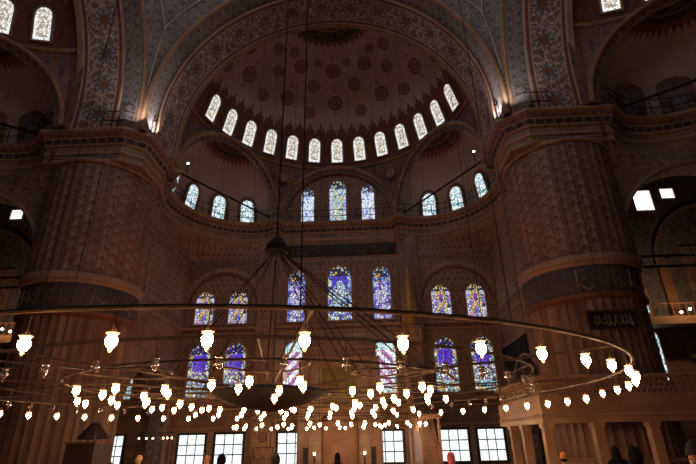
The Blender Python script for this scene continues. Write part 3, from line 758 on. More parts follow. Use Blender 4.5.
# ---- piers
def pier(s, label):
    cx, cy = 13.68*s, 24.7; e = empty('pier', (cx, cy, 0.12)); tag(e, label, 'pillar', kind='structure')
    nF = 44
    def flute(r, t, j): return r - 0.05*abs(sin(nF*t/2))**0.7
    def ribs(r, t, j): return r + 0.07*(abs(cos(36*t/2)))**0.6
    a0, a1 = (pi*0.62, pi*1.98) if s > 0 else (pi*1.02, pi*2.38)
    mb = MB(); mb.lathe([(3.15, 0.12), (3.15, 0.9), (2.95, 1.05)], (cx, cy, 0), 'moulding', 96, 0, 2*pi); part(mb, 'plinth', e, True)
    mb = MB(); mb.lathe([(2.81, 1.0), (2.81, 4.5), (2.81, 7.85)], (cx, cy, 0), 'flute', 396, 0, 2*pi, flute); part(mb, 'fluted_shaft', e, True)
    mb = MB(); mb.lathe([(2.8, 7.85), (2.98, 7.95), (2.98, 8.12), (2.88, 8.2)], (cx, cy, 0), 'red_moulding', 96)
    mb.lathe([(2.90, 8.2), (2.90, 9.5)], (cx, cy, 0), 'board_blue', 96)
    # gilded writing: overlapping strokes with tall uprights and dots
    rnd = random.Random(5 + s)
    gold = MB(); R_ = 2.915
    def gpt(u, z): a = u/R_; return (cx + R_*cos(a), cy + R_*sin(a), z)
    u = a0*R_
    while u < a1*R_:
        w_ = rnd.uniform(0.35, 0.8)
        gm = 'gold' if rnd.random() < 0.12 else 'gold_dim'
        if rnd.random() < 0.55:
            gold.tube([gpt(u, 8.45), gpt(u + 0.03, 8.9), gpt(u + 0.06, 9.3)], 0.018, gm, 4)
        z0 = rnd.choice((8.45, 8.6, 8.75))
        gold.tube([gpt(u + w_*q/8, z0 + 0.16*sin(q*pi/4 + rnd.random())*(1 if q % 4 else .4)) for q in range(9)], 0.016, gm, 4)
        if rnd.random() < 0.6: gold.tube([gpt(u + w_*0.4, z0 + 0.3), gpt(u + w_*0.4 + 0.14, z0 + 0.42)], 0.022, gm, 4)
        if rnd.random() < 0.4: gold.tube([gpt(u + w_*0.2 + 0.2*cos(q), 9.05 + 0.16*sin(q)) for q in (0, 1, 2, 3, 4)], 0.016, gm, 4)
        u += w_*0.72
    part(mb, 'inscription_band', e, True, label='dark blue band with gilded writing'); part(gold, 'gilded_writing', e)
    cx = 13.76*s
    mb = MB(); mb.lathe([(2.90, 9.5), (3.0, 9.55), (3.02, 9.7), (3.1, 9.75), (3.12, 10.0), (3.05, 10.1), (2.92, 10.15)], (cx, cy, 0), 'moulding', 96)
    for k in range(90):
        a = 2*pi*k/90; mb.box(-0.05, 0.05, -0.05, 0.05, 0, 0.01, 'red_moulding') if False else None
    part(mb, 'ring_moulding', e, True)
    cx = 13.87*s
    mb = MB(); mb.lathe([(2.84, 10.1), (2.84, 13.4), (2.84, 16.9)], (cx, cy, 0), 'chevron', 324, 0, 2*pi, ribs, uscale=2.9); part(mb, 'painted_shaft', e, True)
    mb = MB(); mb.tube([(cx + 2.93*cos(2*pi*i/96), cy + 2.93*sin(2*pi*i/96), 16.78) for i in range(96)], 0.12, 'moulding', 8, closed=True); part(mb, 'collar', e, True)
    poly = [(11.5, 28.0), (10.75, 25.6), (10.75, 22.95), (11.75, 22.2), (16.25, 22.2), (16.9, 22.75), (16.9, 27.4), (15.6, 28.0)]
    poly = [(x*s, y) for x, y in poly]
    mb = MB(); mb.face([(x, y, 16.85) for x, y in poly], [(x, y) for x, y in poly], 'tile_small')
    sweep(mb, poly, [(0, 16.85), (0.06, 16.9), (0.06, 17.05), (0, 17.1), (0, 17.3)] + CORNICE[1:-1], ['moulding']*3 + ['stone'] + CORN_M[:-1], closed=True, out=-s)
    mb.face([(x, y, 18.9) for x, y in poly], [(x, y) for x, y in poly], 'stone')
    top = MB()
    # framed panels on the front face
    for x0, x1 in ((12.0, 13.9), (14.1, 16.0)):
        mb.box(x0*s, x1*s, 22.17, 22.21, 17.12, 17.28, 'tile_small')
    part(mb, 'impost_block', e)
    # wall above the ledge behind the arches
    mb = MB()
    P8 = [(12.72, 25.9), (12.72, 21.9), (12.6, 21.0), (13.5, 21.0)]
    mb.sheet(lambda a, b: ((10.95 + 0.1*a)*s, 21.95 + 0*a, 18.9 + 14*b), 1, 1, 'blue_band')
    return e
pier(1, 'thick round pier with fluted marble shaft, right of the mihrab wall')
pier(-1, 'thick round pier with fluted marble shaft, left of the mihrab wall')

# solid masonry between the great arches' outer faces (closes the corners over the piers)
for s, nm in ((-1, 'left'), (1, 'right')):
    mb = MB(); mb.box(s*12.3, s*16.9, 25.9, 28.0, 18.9, 33, 'plaster'); mb.box(s*15.1, s*16.9, 23.1, 25.9, 18.9, 33, 'plaster')
    struct(mb, 'wall_corner', 'masonry filling between the arches over the %s pier' % nm, 'wall')

# ---- lower walls
def arched_wall(mb, P0, D, Nn, s0, s1, z0, z1, sc_, a_, zs, thick, m_, ring='moulding', soff='blue_band'):
    """wall in the plane through P0 along D with one arched opening"""
    P0, D, Nn = Vector(P0), Vector(D), Vector(Nn); Zv = Vector((0, 0, 1))
    at = lambda s, z, d=0: P0 + D*s + Zv*z + Nn*d
    def q(sa, sb, za, zb): mb.face([at(sa, za), at(sb, za), at(sb, zb), at(sa, zb)], [(sa, za), (sb, za), (sb, zb), (sa, zb)], m_)
    if sc_-a_ > s0: q(s0, sc_-a_, z0, z1)
    if sc_+a_ < s1: q(sc_+a_, s1, z0, z1)
    mb.sheet(lambda a, b: at(sc_ - a_*cos(pi*a), (zs + a_*sin(pi*a))*(1-b) + z1*b), 40, 3, m_, lambda a, b: (sc_ - a_*cos(pi*a), (zs + a_*sin(pi*a))*(1-b) + z1*b))
    def prof(a):
        L = 2*(zs-z0) + pi*a_; d = a*L
        if d < zs-z0: return (-a_, z0+d)
        if d > L-(zs-z0): return (a_, z0 + L-d)
        t = (d-(zs-z0))/a_; return (-a_*cos(t), zs + a_*sin(t))
    mb.sheet(lambda a, b: at(sc_ + prof(a)[0], prof(a)[1], -thick*b), 60, 1, soff)
    mb.tube([at(sc_ - (a_+0.12)*cos(pi*i/40), zs + (a_+0.12)*sin(pi*i/40), 0.03) for i in range(41)], 0.11, ring, 6)

def wallrect(mb, x0, x1, z0, z1, m_, y=36.0): mb.face([(x0, y, z0), (x1, y, z0), (x1, y, z1), (x0, y, z1)], [(x0, z0), (x1, z0), (x1, z1), (x0, z1)], m_)
mb = MB()
for x0, x1 in ((-12.3, -5.0), (-5.0, 5.0), (5.0, 12.3)):
    mid_ = x0 == -5.0
    wallrect(mb, x0, x1, 0.12, 2.9, 'grey_stone'); wallrect(mb, x0, x1, 2.9, 4.2, 'stone')
    wallrect(mb, x0, x1, 4.2, 9.9, 'grey_stone' if mid_ else 'stone'); wallrect(mb, x0, x1, 9.9, 15.7, 'tile' if mid_ else 'tile_small')
wallrect(mb, -5, 5, 15.7, 17.4, 'stone')
for s in (-1, 1):
    a, b = sorted((s*12.3, s*34))
    wallrect(mb, a, b, 0.12, 9.9, 'stone'); wallrect(mb, a, b, 9.9, 24, 'side_blue')
struct(mb, 'wall_north', 'tall tiled mihrab wall with rows of stained glass windows', 'wall')
mb = MB()
for z, t_, m_ in ((4.05, 0.1, 'moulding'), (4.3, 0.07, 'red_moulding'), (9.62, 0.09, 'moulding'), (9.85, 0.06, 'red_moulding'), (10.1, 0.12, 'moulding'), (2.75, 0.07, 'moulding')):
    mb.tube([(-12.25, 35.97, z), (12.25, 35.97, z)], t_, m_, 8)
def framebox(x0, x1, z0, z1, y=35.96, r=0.035, m_='moulding'):
    mb.tube([(x0, y, z0), (x1, y, z0), (x1, y, z1), (x0, y, z1)], r, m_, 6, closed=True)
for x0, x1 in ((-2.45, -1.1), (1.3, 2.5), (-4.75, -4.3), (4.35, 4.75)): framebox(x0, x1, 10.5, 15.3)
for x0, x1 in ((-2.2, -1.35), (1.55, 2.25)): framebox(x0, x1, 10.75, 15.05, r=0.025, m_='red_moulding')
for s in (-1, 1):
    for x0, x1 in ((6.6, 7.0), (8.9, 9.75), (11.65, 12.1)): framebox(*sorted((s*x0, s*x1)), 4.7, 9.3)
    framebox(*sorted((s*6.6, s*12.1)), 10.35, 15.5)
    for x0, x1 in ((6.65, 6.85), (9.0, 9.55)): framebox(*sorted((s*x0, s*x1)), 0.6, 2.5)
framebox(-2.2, 2.2, 9.05, 9.5)
struct(mb, 'trim_2', 'horizontal marble mouldings across the mihrab wall', 'moulding')
for s, nm in ((-1, 'left'), (1, 'right')):
    mb = MB(); mb.box(s*4.95, s*6.45, 35.62, 36.0, 0.12, 17.3, 'marble'); mb.box(s*5.2, s*6.2, 35.59, 35.63, 10.6, 16.6, 'tile_small'); mb.box(s*4.9, s*6.5, 35.56, 36.0, 9.7, 10.1, 'moulding')
    for q in (5.1, 6.3): mb.tube([(s*q, 35.6, 0.2), (s*q, 35.6, 17.2)], 0.07, 'moulding', 6)
    struct(mb, 'trim_3', 'tall marble pilaster on the mihrab wall, %s of the mihrab' % nm, 'pilaster')
    # blind arches over the upper side windows
    mb = MB(); c_ = 9.35*s; a_ = 3.0; zs = 11.75
    for rr, w_, d_, m_ in ((a_, 0.32, 0.10, 'moulding'), (a_-0.34, 0.2, 0.05, 'red_moulding')):
        mb.sheet(lambda a, b: (c_ + (rr+w_*b)*cos(pi*a), 36-d_, zs + (rr+w_*b)*sin(pi*a)), 40, 1, m_)
        mb.sheet(lambda a, b: (c_ + rr*cos(pi*a), 36-d_*b, zs + rr*sin(pi*a)), 40, 1, m_)
        mb.sheet(lambda a, b: (c_ + (rr+w_)*cos(pi*a), 36-d_*(1-b), zs + (rr+w_)*sin(pi*a)), 40, 1, m_)
    mb.sheet(lambda a, b: (c_ + (a_+0.1)*b*cos(pi*a), 35.985, zs-1.2*0 + (a_+0.1)*b*sin(pi*a)), 30, 3, 'tile', lambda a, b: ((a_)*b*cos(pi*a), a_*b*sin(pi*a)))
    struct(mb, 'trim_4', 'round blind arch over the paired golden windows, %s of the mihrab' % nm, 'arch', True)
    # wall between pier and mihrab wall, with its high arch
    mb = MB(); arched_wall(mb, (s*12.3, 0, 0), (0, 1, 0), (-s, 0, 0), 27.2, 36, 0.12, 15.8, 31.45, 3.45, 3.2, 1.2, 'stone')
    mb.box(s*12.22, s*12.3, 28.6, 34.9, 10.7, 15.0, 'tile'); mb.tube([(s*12.25, 27.3, 10.0), (s*12.25, 35.9, 10.0)], 0.1, 'moulding', 6); mb.tube([(s*12.25, 27.3, 15.2), (s*12.25, 35.9, 15.2)], 0.08, 'moulding', 6)
    struct(mb, 'wall_' + nm, 'side wall with a high arch between the %s pier and the mihrab wall' % nm, 'wall')
    mb = MB(); arched_wall(mb, (0, BY + 12.3, 0), (s, 0, 0), (0, -1, 0), 15.75, 25.8, 0.12, 15.8, 20.8, 4.85, 10.8, 1.2, 'stone')
    mb.face([(s*25.6, BY+12.3, 0.12), (s*34, BY+12.3, 0.12), (s*34, BY+12.3, 16), (s*25.6, BY+12.3, 16)], [(0, 0), (8, 0), (8, 16), (0, 16)], 'stone')
    struct(mb, 'wall_aisle', 'side wall with a wide arch into the %s corner bay' % nm, 'wall')
    mb = MB()
    mb.face([(s*34, 0, 0.12), (s*34, 36, 0.12), (s*34, 36, 24), (s*34, 0, 24)], [(0, 0), (36, 0), (36, 24), (0, 24)], 'side_blue')
    struct(mb, 'wall_outer', 'outer wall of the %s aisle' % nm, 'wall')
    mb = MB(); mb.face([(s*12.3, 23.1, 23), (s*34, 23.1, 23), (s*34, 36, 23), (s*12.3, 36, 23)], [(0, 0), (22, 0), (22, 13), (0, 13)], 'side_blue')
    struct(mb, 'ceiling', 'flat painted ceiling of the %s corner bay' % nm, 'ceiling')
    # big blind arch and medallion panel on the end wall of the corner bay
    mb = MB(); c_ = 30.6*s; a_ = 4.6
    mb.sheet(lambda a, b: (c_ + (a_+0.7*b)*cos(pi*a), 35.8, 14.0 + (a_+0.7*b)*sin(pi*a)), 40, 1, 'blue_band')
    mb.sheet(lambda a, b: (c_ + a_*cos(pi*a), 35.8+0.2*b, 14.0 + a_*sin(pi*a)), 40, 1, 'ridge')
    mb.tube([(c_ + (a_+0.75)*cos(pi*i/40), 35.78, 14 + (a_+0.75)*sin(pi*i/40)) for i in range(41)], 0.1, 'moulding', 6)
    mb.box(s*27.3, s*29.9, 35.86, 36, 10.4, 15.6, 'tile'); mb.box(s*25.25, s*26.0, 35.7, 36, 9.9, 14, 'ridge')
    mb.sheet(lambda a, b: (s*28.6 + 1.0*b*cos(2*pi*a), 35.84, 13.0 + 1.0*b*sin(2*pi*a)), 28, 2, 'med_red', lambda a, b: (b, 2*pi*a))
    mb.sheet(lambda a, b: (s*(15.3+10.6*a), 35.88, 17.9 + (1-(2*a-1)**2)*0.9 + 0.3*b), 30, 1, 'blue_band')
    struct(mb, 'trim_5', 'blue painted blind arch on the end wall of the %s corner bay' % nm, 'arch', True)
    # gallery
    g = empty('gallery', (s*24, 34, 0.12)); tag(g, 'narrow stone gallery with lattice front in the %s corner bay' % nm, 'gallery', kind='structure')
    mb = MB(); mb.box(s*19, s*34, 33.6, 35.95, 9.1, 9.45, 'stone'); mb.box(s*19, s*34, 33.5, 33.6, 8.95, 9.5, 'ridge'); part(mb, 'gallery_floor', g)
    mb = MB()
    for k in range(31):
        x = 19.2 + k*0.48; mb.box(s*x, s*(x+0.04), 33.62, 33.66, 9.5, 10.4, 'red_moulding')
    mb.box(s*19.1, s*33.9, 33.58, 33.68, 10.4, 10.45, 'red_moulding'); part(mb, 'balustrade', g)
    mb = MB(); mb.box(s*25.6, s*33, 35.6, 35.9, 6.9, 8.9, 'lattice_green'); part(mb, 'lattice_screen', g)
mb = MB(); mb.face([(-34, -4, 0.12), (34, -4, 0.12), (34, 36, 0.12), (-34, 36, 0.12)], [(-34, -4), (34, -4), (34, 36), (-34, 36)], 'carpet')
struct(mb, 'floor', 'red patterned prayer carpet covering the hall floor', 'carpet floor')

# ---- stained and clear windows of the mihrab wall
def nwin(x, z, w_, h_, kd, label, **kw): window((x, 35.99, z), (1, 0, 0), (0, 0, 1), w_, h_, kd, label, **kw)
nwin(0.08, 10.45, 1.86, 4.5, 'topc', 'tall middle stained window with pale arch on blue, above the mihrab')
nwin(-3.4, 10.42, 1.36, 4.2, 'top', 'tall violet stained window left of the middle one, upper row')
nwin(3.45, 10.46, 1.36, 4.3, 'top', 'tall violet stained window right of the middle one, upper row')
for x, lab in ((-10.75, 'outer golden stained window under the left blind arch'), (-8.05, 'inner golden stained window under the left blind arch'), (8.05, 'inner golden stained window under the right blind arch'), (10.75, 'outer golden stained window under the right blind arch')):
    nwin(x, 10.42, 1.46, 2.62, 'gold', lab)
for x, kd, lab in ((-10.7, 'violet', 'violet stained window, leftmost of the middle row'), (-7.95, 'violet', 'violet stained window, second from left in the middle row'),
                   (-3.42, 'stripe', 'stained window with slanting bands left of the mihrab'), (3.42, 'stripe_r', 'stained window with slanting bands right of the mihrab'),
                   (7.95, 'violet', 'violet stained window, second from right in the middle row'), (10.7, 'violet', 'violet stained window, rightmost of the middle row')):
    nwin(x, 4.98, 1.62, 3.9, kd, lab)
for x, w_, lab in ((-10.65, 1.85, 'white daylit window at floor level, leftmost of the six'), (-7.95, 1.95, 'white daylit window at floor level, second from left'),
               (-3.5, 1.85, 'white daylit window at floor level, just left of the mihrab'), (3.45, 1.85, 'white daylit window at floor level, just right of the mihrab'),
               (7.95, 1.95, 'white daylit window at floor level, second from right'), (10.55, 1.75, 'white daylit window at floor level, rightmost of the six')):
    nwin(x, 0.45, w_, 1.97, 'ground', lab, rect=True, bars=(3, 3, 0.035), frame=0.16, depth=0.1, fm='darkwood')
for s, nm in ((-1, 'left'), (1, 'right')):
    nwin(s*16.4, 0.45, 1.5, 2.0, 'ground', 'white window at floor level behind the %s pier' % nm, rect=True, bars=(3, 3, 0.035), frame=0.16, fm='darkwood')
    nwin(s*16.4, 4.98, 1.5, 3.9, 'exedra', 'tall pale window in the middle row behind the %s pier' % nm)
    nwin(s*16.4, 10.4, 1.4, 2.8, 'exedra', 'pale window in the upper row behind the %s pier' % nm)
    nwin(s*23.2, 5.3, 1.2, 3.75, 'exedra', 'tall narrow pale window beside the %s pier, below the gallery' % nm)
    nwin(s*23.3, 10.3, 0.9, 3.0, 'exedra', 'narrow pale window beside the %s pier, above the gallery' % nm)
    if s > 0: nwin(s*25.75, 18.95, 1.5, 1.85, 'plainw', 'bright white window high in the %s corner bay, nearer the pier' % nm, rect=True, frame=0.1)
    nwin(s*(27.9 if s > 0 else 28.7), 20.0 if s > 0 else 20.35, 1.1, 0.9, 'plainw', 'bright white window high in the %s corner bay, farther from the pier' % nm, rect=True)
    nwin(s*28.0, 6.9, 0.7, 1.5, 'plainw', 'small white window low in the %s corner bay' % nm, rect=True, frame=0.3, depth=0.5)

# ================================================================== MIHRAB, MINBAR, FURNISHINGS
CX0, CY0 = 0.0, BY
def obj_thing(name, loc, label, cat, group=None):
    e = empty(name, loc); return tag(e, label, cat, group)

def scribble(mb, x0, x1, z0, z1, y, m_, seed, r=0.02, n=10, X_=Vector((1, 0, 0)), P0=Vector((0, 0, 0))):
    """flowing stroke writing in a vertical plane"""
    rnd = random.Random(seed); H = z1-z0; L = x1-x0
    pt = lambda u, z: tuple(P0 + X_*u + Vector((0, y, z)))
    u = x0 + L*0.04
    while u < x1 - L*0.08:
        w_ = L/n*rnd.uniform(0.8, 1.5); w_ = min(w_, x1-L*0.03-u); zb = z0 + H*rnd.uniform(0.2, 0.35)
        mb.tube([pt(u + w_*q/8, zb + H*0.14*sin(q*pi/3.5)) for q in range(9)], r, m_, 4)
        if rnd.random() < 0.6: mb.tube([pt(u + w_*0.2, zb), pt(u + w_*0.16, z0 + H*0.88)], r*0.9, m_, 4)
        if rnd.random() < 0.5: mb.tube([pt(u + w_*0.5 + L/n*0.25*cos(q), z0 + H*0.68 + H*0.1*sin(q)) for q in (0, 1.2, 2.4, 3.6, 4.4)], r*0.8, m_, 4)
        if rnd.random() < 0.5: mb.tube([pt(u + w_*0.6, z0 + H*0.55), pt(u + w_*0.6 + L/n*0.14, z0 + H*0.6)], r*1.2, m_, 4)
        u += w_*0.85

# long inscription over the upper windows
e = obj_thing('inscription_panel', (0.1, 35.95, 15.85), 'long dark panel with golden writing above the upper stained windows', 'inscription')
mb = MB(); mb.box(-4.3, 4.75, 35.9, 35.98, 15.85, 16.85, 'board_black'); part(mb, 'panel', e)
mb = MB(); scribble(mb, -4.2, 4.65, 15.9, 16.8, 35.88, 'gold_dim', 3, 0.03, 22)
part(mb, 'writing', e, label='golden flowing writing')

# ---- mihrab
e = obj_thing('mihrab', (0, 35.9, 0.12), 'tall carved marble prayer niche with golden lattice head in the middle of the far wall', 'mihrab')
for s in (-1, 1):
    mb = MB(); mb.box(s*2.25, s*2.85, 35.25, 35.98, 0.12, 7.3, 'grey_stone'); mb.tube([(s*2.2, 35.2, 0.15), (s*2.2, 35.2, 7.2)], 0.09, 'warm_marble', 8); mb.tube([(s*2.9, 35.22, 0.15), (s*2.9, 35.22, 7.2)], 0.08, 'warm_marble', 8); part(mb, 'side_pier', e)
mb = MB(); mb.box(-3.0, 3.0, 35.15, 35.98, 7.3, 7.55, 'warm_marble'); mb.box(-2.75, 2.75, 35.3, 35.98, 7.55, 8.15, 'tile_small'); mb.box(-2.9, 2.9, 35.2, 35.98, 8.15, 8.35, 'warm_marble')
mb.face([(-2.6, 35.4, 8.35), (2.6, 35.4, 8.35), (1.2, 35.4, 8.8), (0, 35.4, 9.0), (-1.2, 35.4, 8.8)], [(0, 0), (5, 0), (4, .5), (2.5, .7), (1, .5)], 'warm_marble'); part(mb, 'cornice', e)
mb = MB()
mb.sheet(lambda a, b: (1.9*cos(pi*a)+0.0, 35.5, 6.0 + (1.0+0.2*b)*sin(pi*a)) if b < .5 else (2.25*cos(pi*a), 35.5, 6.0 + 1.25*sin(pi*a)), 30, 1, 'grey_stone')
mb.sheet(lambda a, b: (1.9*cos(pi*a), 35.5+0.3*b, 6.0 + 1.0*sin(pi*a)), 30, 1, 'warm_marble')
for s in (-1, 1): mb.box(s*1.3, s*2.25, 35.55, 35.98, 0.12, 7.29, 'grey_stone')
mb.box(-1.3, 1.3, 35.55, 35.98, 6.85, 7.29, 'grey_stone')
part(mb, 'arched_frame', e)
mb = MB(); mb.box(-1.3, 1.3, 35.8, 35.9, 4.2, 6.85, 'lattice_gold'); mb.box(-1.3, 1.3, 35.7, 35.8, 5.35, 5.5, 'warm_marble'); part(mb, 'golden_lattice', e, label='green and gold lattice panel')
mb = MB(); r_ = 1.25
mb.sheet(lambda a, b: (r_*cos(pi*a)*(1 if b < .72 else (1-(b-.72)/.28)**0.6), 35.35 + 0.6*sin(pi*a), 0.12 + 4.0*b), 24, 18, 'warm_marble', lambda a, b: (a*4, b*4))
part(mb, 'niche', e, True)
mb = MB()
for q in range(5): mb.box(-1.5, 1.5, 35.3, 35.36, 2.6+q*0.34, 2.64+q*0.34, 'grey_stone') if q == 4 else None
mb.sheet(lambda a, b: (1.5*(1-2*a), 35.33, 4.2) if b > .5 else (1.5*(1-2*a), 35.33, 4.15 - 2.9*max(0, 1-abs(1-2*a)**0.8*1.0)*0 - 0.9*abs(1-2*a)), 20, 1, 'orange_tile')
part(mb, 'spandrel', e, label='orange tiled spandrel')

# ---- minbar
e = obj_thing('minbar', (5.4, 34.2, 0.12), 'marble pulpit tower with tall gilded conical cap, right of the mihrab', 'pulpit')
x0, x1, y0, y1 = 4.78, 6.02, 33.5, 34.8
mb = MB(); mb.box(x0, x1, y0, y1, 0.12, 6.2, 'warm_marble')
for z in (2.2, 4.1, 6.1): mb.box(x0-0.06, x1+0.06, y0-0.06, y1+0.06, z, z+0.12, 'moulding')
part(mb, 'tower', e)
for xx in (x0+0.1, x1-0.1):
    for yy in (y0+0.1, y1-0.1):
        mb = MB(); mb.lathe([(0.12, 6.2), (0.12, 6.3), (0.08, 6.4), (0.08, 8.1), (0.13, 8.3)], (xx, yy, 0), 'marble', 12); part(mb, 'column', e, True)
mb = MB(); mb.box(x0-0.1, x1+0.1, y0-0.1, y1+0.1, 8.3, 8.55, 'warm_marble'); mb.box(x0, x1, y0, y1, 8.55, 9.2, 'warm_marble'); mb.box(x0-0.08, x1+0.08, y0-0.08, y1+0.08, 9.2, 9.35, 'moulding')
for xx in (x0+0.3, x1-0.3): mb.box(xx-0.12, xx+0.12, y0-0.02, y0, 8.6, 9.1, 'tile_small')
part(mb, 'canopy', e)
mb = MB(); mb.lathe([(0.58, 9.35), (0.60, 10.2), (0.66, 10.3), (0.6, 10.42), (0.42, 11.6), (0.26, 12.8), (0.12, 13.9), (0.04, 14.25), (0.1, 14.35), (0.03, 14.5), (0.01, 14.8)], (5.4, 34.15, 0), 'gold_cap', 16); part(mb, 'conical_cap', e, label='tall gilded cone')
mb = MB(); 
mb.face([(4.95, 27.6, 0.12), (4.95, 33.5, 0.12), (4.95, 33.5, 6.2), (4.95, 27.6, 1.1)], [(0, 0), (6, 0), (6, 6), (0, 1)], 'warm_marble')
mb.face([(5.85, 27.6, 0.12), (5.85, 33.5, 0.12), (5.85, 33.5, 6.2), (5.85, 27.6, 1.1)], [(0, 0), (6, 0), (6, 6), (0, 1)], 'warm_marble')
for k in range(18):
    yy = 27.6 + k*0.33; mb.box(4.96, 5.84, yy, yy+0.33, 0.12, 0.4 + k*0.22, 'marble')
part(mb, 'stair', e)
mb = MB()
for xx in (4.88, 5.82): mb.box(xx, xx+0.12, 27.4, 27.6, 0.12, 2.9, 'warm_marble')
mb.box(4.8, 6.02, 27.36, 27.64, 2.9, 3.15, 'warm_marble'); part(mb, 'gate', e)

# ---- things on the mihrab wall
def round_thing(name, loc, r, m1, m2, label, cat):
    e = obj_thing(name, loc, label, cat); x, y, z = loc
    mb = MB(); mb.sheet(lambda a, b: (x + r*b*cos(2*pi*a), y-0.02, z + r*b*sin(2*pi*a)), 28, 2, m2, lambda a, b: (b, 2*pi*a)); part(mb, 'face', e)
    mb = MB(); mb.tube([(x + r*cos(2*pi*i/28), y-0.02, z + r*sin(2*pi*i/28)) for i in range(28)], 0.03, m1, 6, closed=True); part(mb, 'rim', e)
round_thing('plaque', (-5.5, 35.55, 2.16), 0.3, 'frame_wood', 'med_red', 'small round plaque on the wall between two floor-level windows, left of the mihrab', 'plaque')
def framed(name, x0, x1, z0, z1, y, label, cat, ground, writing=None, seed=1, rows=1):
    e = obj_thing(name, ((x0+x1)/2, y, z0), label, cat)
    mb = MB(); mb.box(x0, x1, y-0.03, y, z0, z1, ground); part(mb, 'panel', e)
    mb = MB(); t = 0.07
    mb.box(x0-t, x1+t, y-0.07, y, z1, z1+t, 'frame_wood'); mb.box(x0-t, x1+t, y-0.07, y, z0-t, z0, 'frame_wood'); mb.box(x0-t, x0, y-0.07, y, z0, z1, 'frame_wood'); mb.box(x1, x1+t, y-0.07, y, z0, z1, 'frame_wood'); part(mb, 'picture_frame', e)
    if writing:
        mb = MB()
        for k in range(rows):
            a, b = z0 + (z1-z0)*k/rows, z0 + (z1-z0)*(k+1)/rows; scribble(mb, x0, x1, a, b, y-0.04, writing, seed+k, 0.02*(z1-z0)/rows/0.5, 4 if rows > 1 else 10)
        part(mb, 'writing', e)
    return e
framed('framed_panel', -6.0, -4.75, 0.85, 1.5, 35.55, 'low brown framed panel under the round plaque, left of the mihrab', 'picture', 'orange_tile')
framed('calligraphy_board', 6.5, 7.0-0.08, 0.5, 2.15, 35.9, 'upright dark board with pale stacked writing, right of the minbar', 'sign', 'board_black', 'writing_pale', 11, 3)
for s, nm in ((-1, 'left'), (1, 'right')):
    e = obj_thing('candle_stand', (s*1.71, 34.9, 0.12), 'tall candle stand with one glowing lamp, on the %s side of the mihrab niche' % nm, 'candle stand')
    mb = MB(); mb.lathe([(0.22, 0.12), (0.2, 0.2), (0.07, 0.28), (0.05, 0.6), (0.09, 0.66), (0.05, 0.72), (0.05, 0.9), (0.12, 0.95), (0.02, 0.97)], (s*1.71, 34.9, 0), 'bronze', 16); part(mb, 'stand', e, True)
    mb = MB(); mb.sphere((s*1.71, 34.9, 1.08), 0.075, 'bulb_small', 10, 8, (1, 1, 1.3)); part(mb, 'candle_lamp', e, True)
    e = obj_thing('cabinet', (s*2.31, 34.95, 0.12), 'narrow tall dark cabinet standing beside the floor-level window, %s of the mihrab' % nm, 'cabinet')
    mb = MB(); mb.box(s*2.14, s*2.48, 34.8, 35.1, 0.12, 1.45, 'darkwood'); mb.box(s*2.11, s*2.51, 34.77, 35.13, 1.38, 1.45, 'iron'); part(mb, 'body', e)
    mb = MB(); mb.box(s*2.17, s*2.45, 34.78, 34.8, 0.2, 1.34, 'board_black'); part(mb, 'door', e)
# solid black panel on the wall, painting the shade of a gallery opening
for s, nm in ((1, 'right'),):
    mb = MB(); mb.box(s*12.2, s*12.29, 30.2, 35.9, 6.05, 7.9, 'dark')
    for z in (5.95, 7.9): mb.box(s*12.16, s*12.29, 30.1, 35.95, z, z+0.1, 'moulding')
    tag(mb.build('window_shutter'), 'black gallery opening in the side wall, on the %s of the violet windows' % nm, 'opening', kind='structure')
# board on the right pier
cxp, cyp = 13.87, 24.7
e = obj_thing('calligraphy_board', (13.4, 21.75, 6.4), 'long dark wooden board with pale writing hung on the fluted right pier', 'sign')
mb = MB(); mb.box(12.35, 14.55, 21.66, 21.74, 6.35, 7.15, 'board_black'); part(mb, 'panel', e)
mb = MB()
for a in ((12.3, 14.6, 7.12, 7.2), (12.3, 14.6, 6.3, 6.38)): mb.box(a[0], a[1], 21.62, 21.74, a[2], a[3], 'frame_dark')
for a in (12.3, 14.52): mb.box(a, a+0.08, 21.62, 21.74, 6.38, 7.12, 'frame_dark')
part(mb, 'picture_frame', e)
mb = MB(); scribble(mb, 12.5, 14.4, 6.4, 7.1, 21.64, 'gold_dim', 21, 0.028, 7); part(mb, 'writing', e)

# ---- tie rods
def rod(p, q, r, label):
    mb = MB(); mb.tube([p, q], r, 'iron', 8); tag(mb.build('tie_rod', None, True), label, 'tie rod')
for s, nm in ((-1, 'left'), (1, 'right')):
    rod((s*10.62, 26.8, 18.98), (s*5.6, 34.7, 18.98), 0.07, 'straight black iron tie rod across the %s recess under the large half-dome' % nm)
    rod((s*16.9, 22.9, 19.3), (s*24.0, 17.9, 19.3), 0.08, 'straight black iron tie rod across the side recess, beyond the %s pier' % nm)
    rod((s*16.5, 23.2, 10.32), (s*25.4, 23.2, 10.32), 0.07, 'upper of two iron tie rods in the aisle arch beside the %s pier' % nm)
    rod((s*16.5, 23.2, 9.76), (s*25.4, 23.2, 9.76), 0.07, 'lower of two iron tie rods in the aisle arch beside the %s pier' % nm)

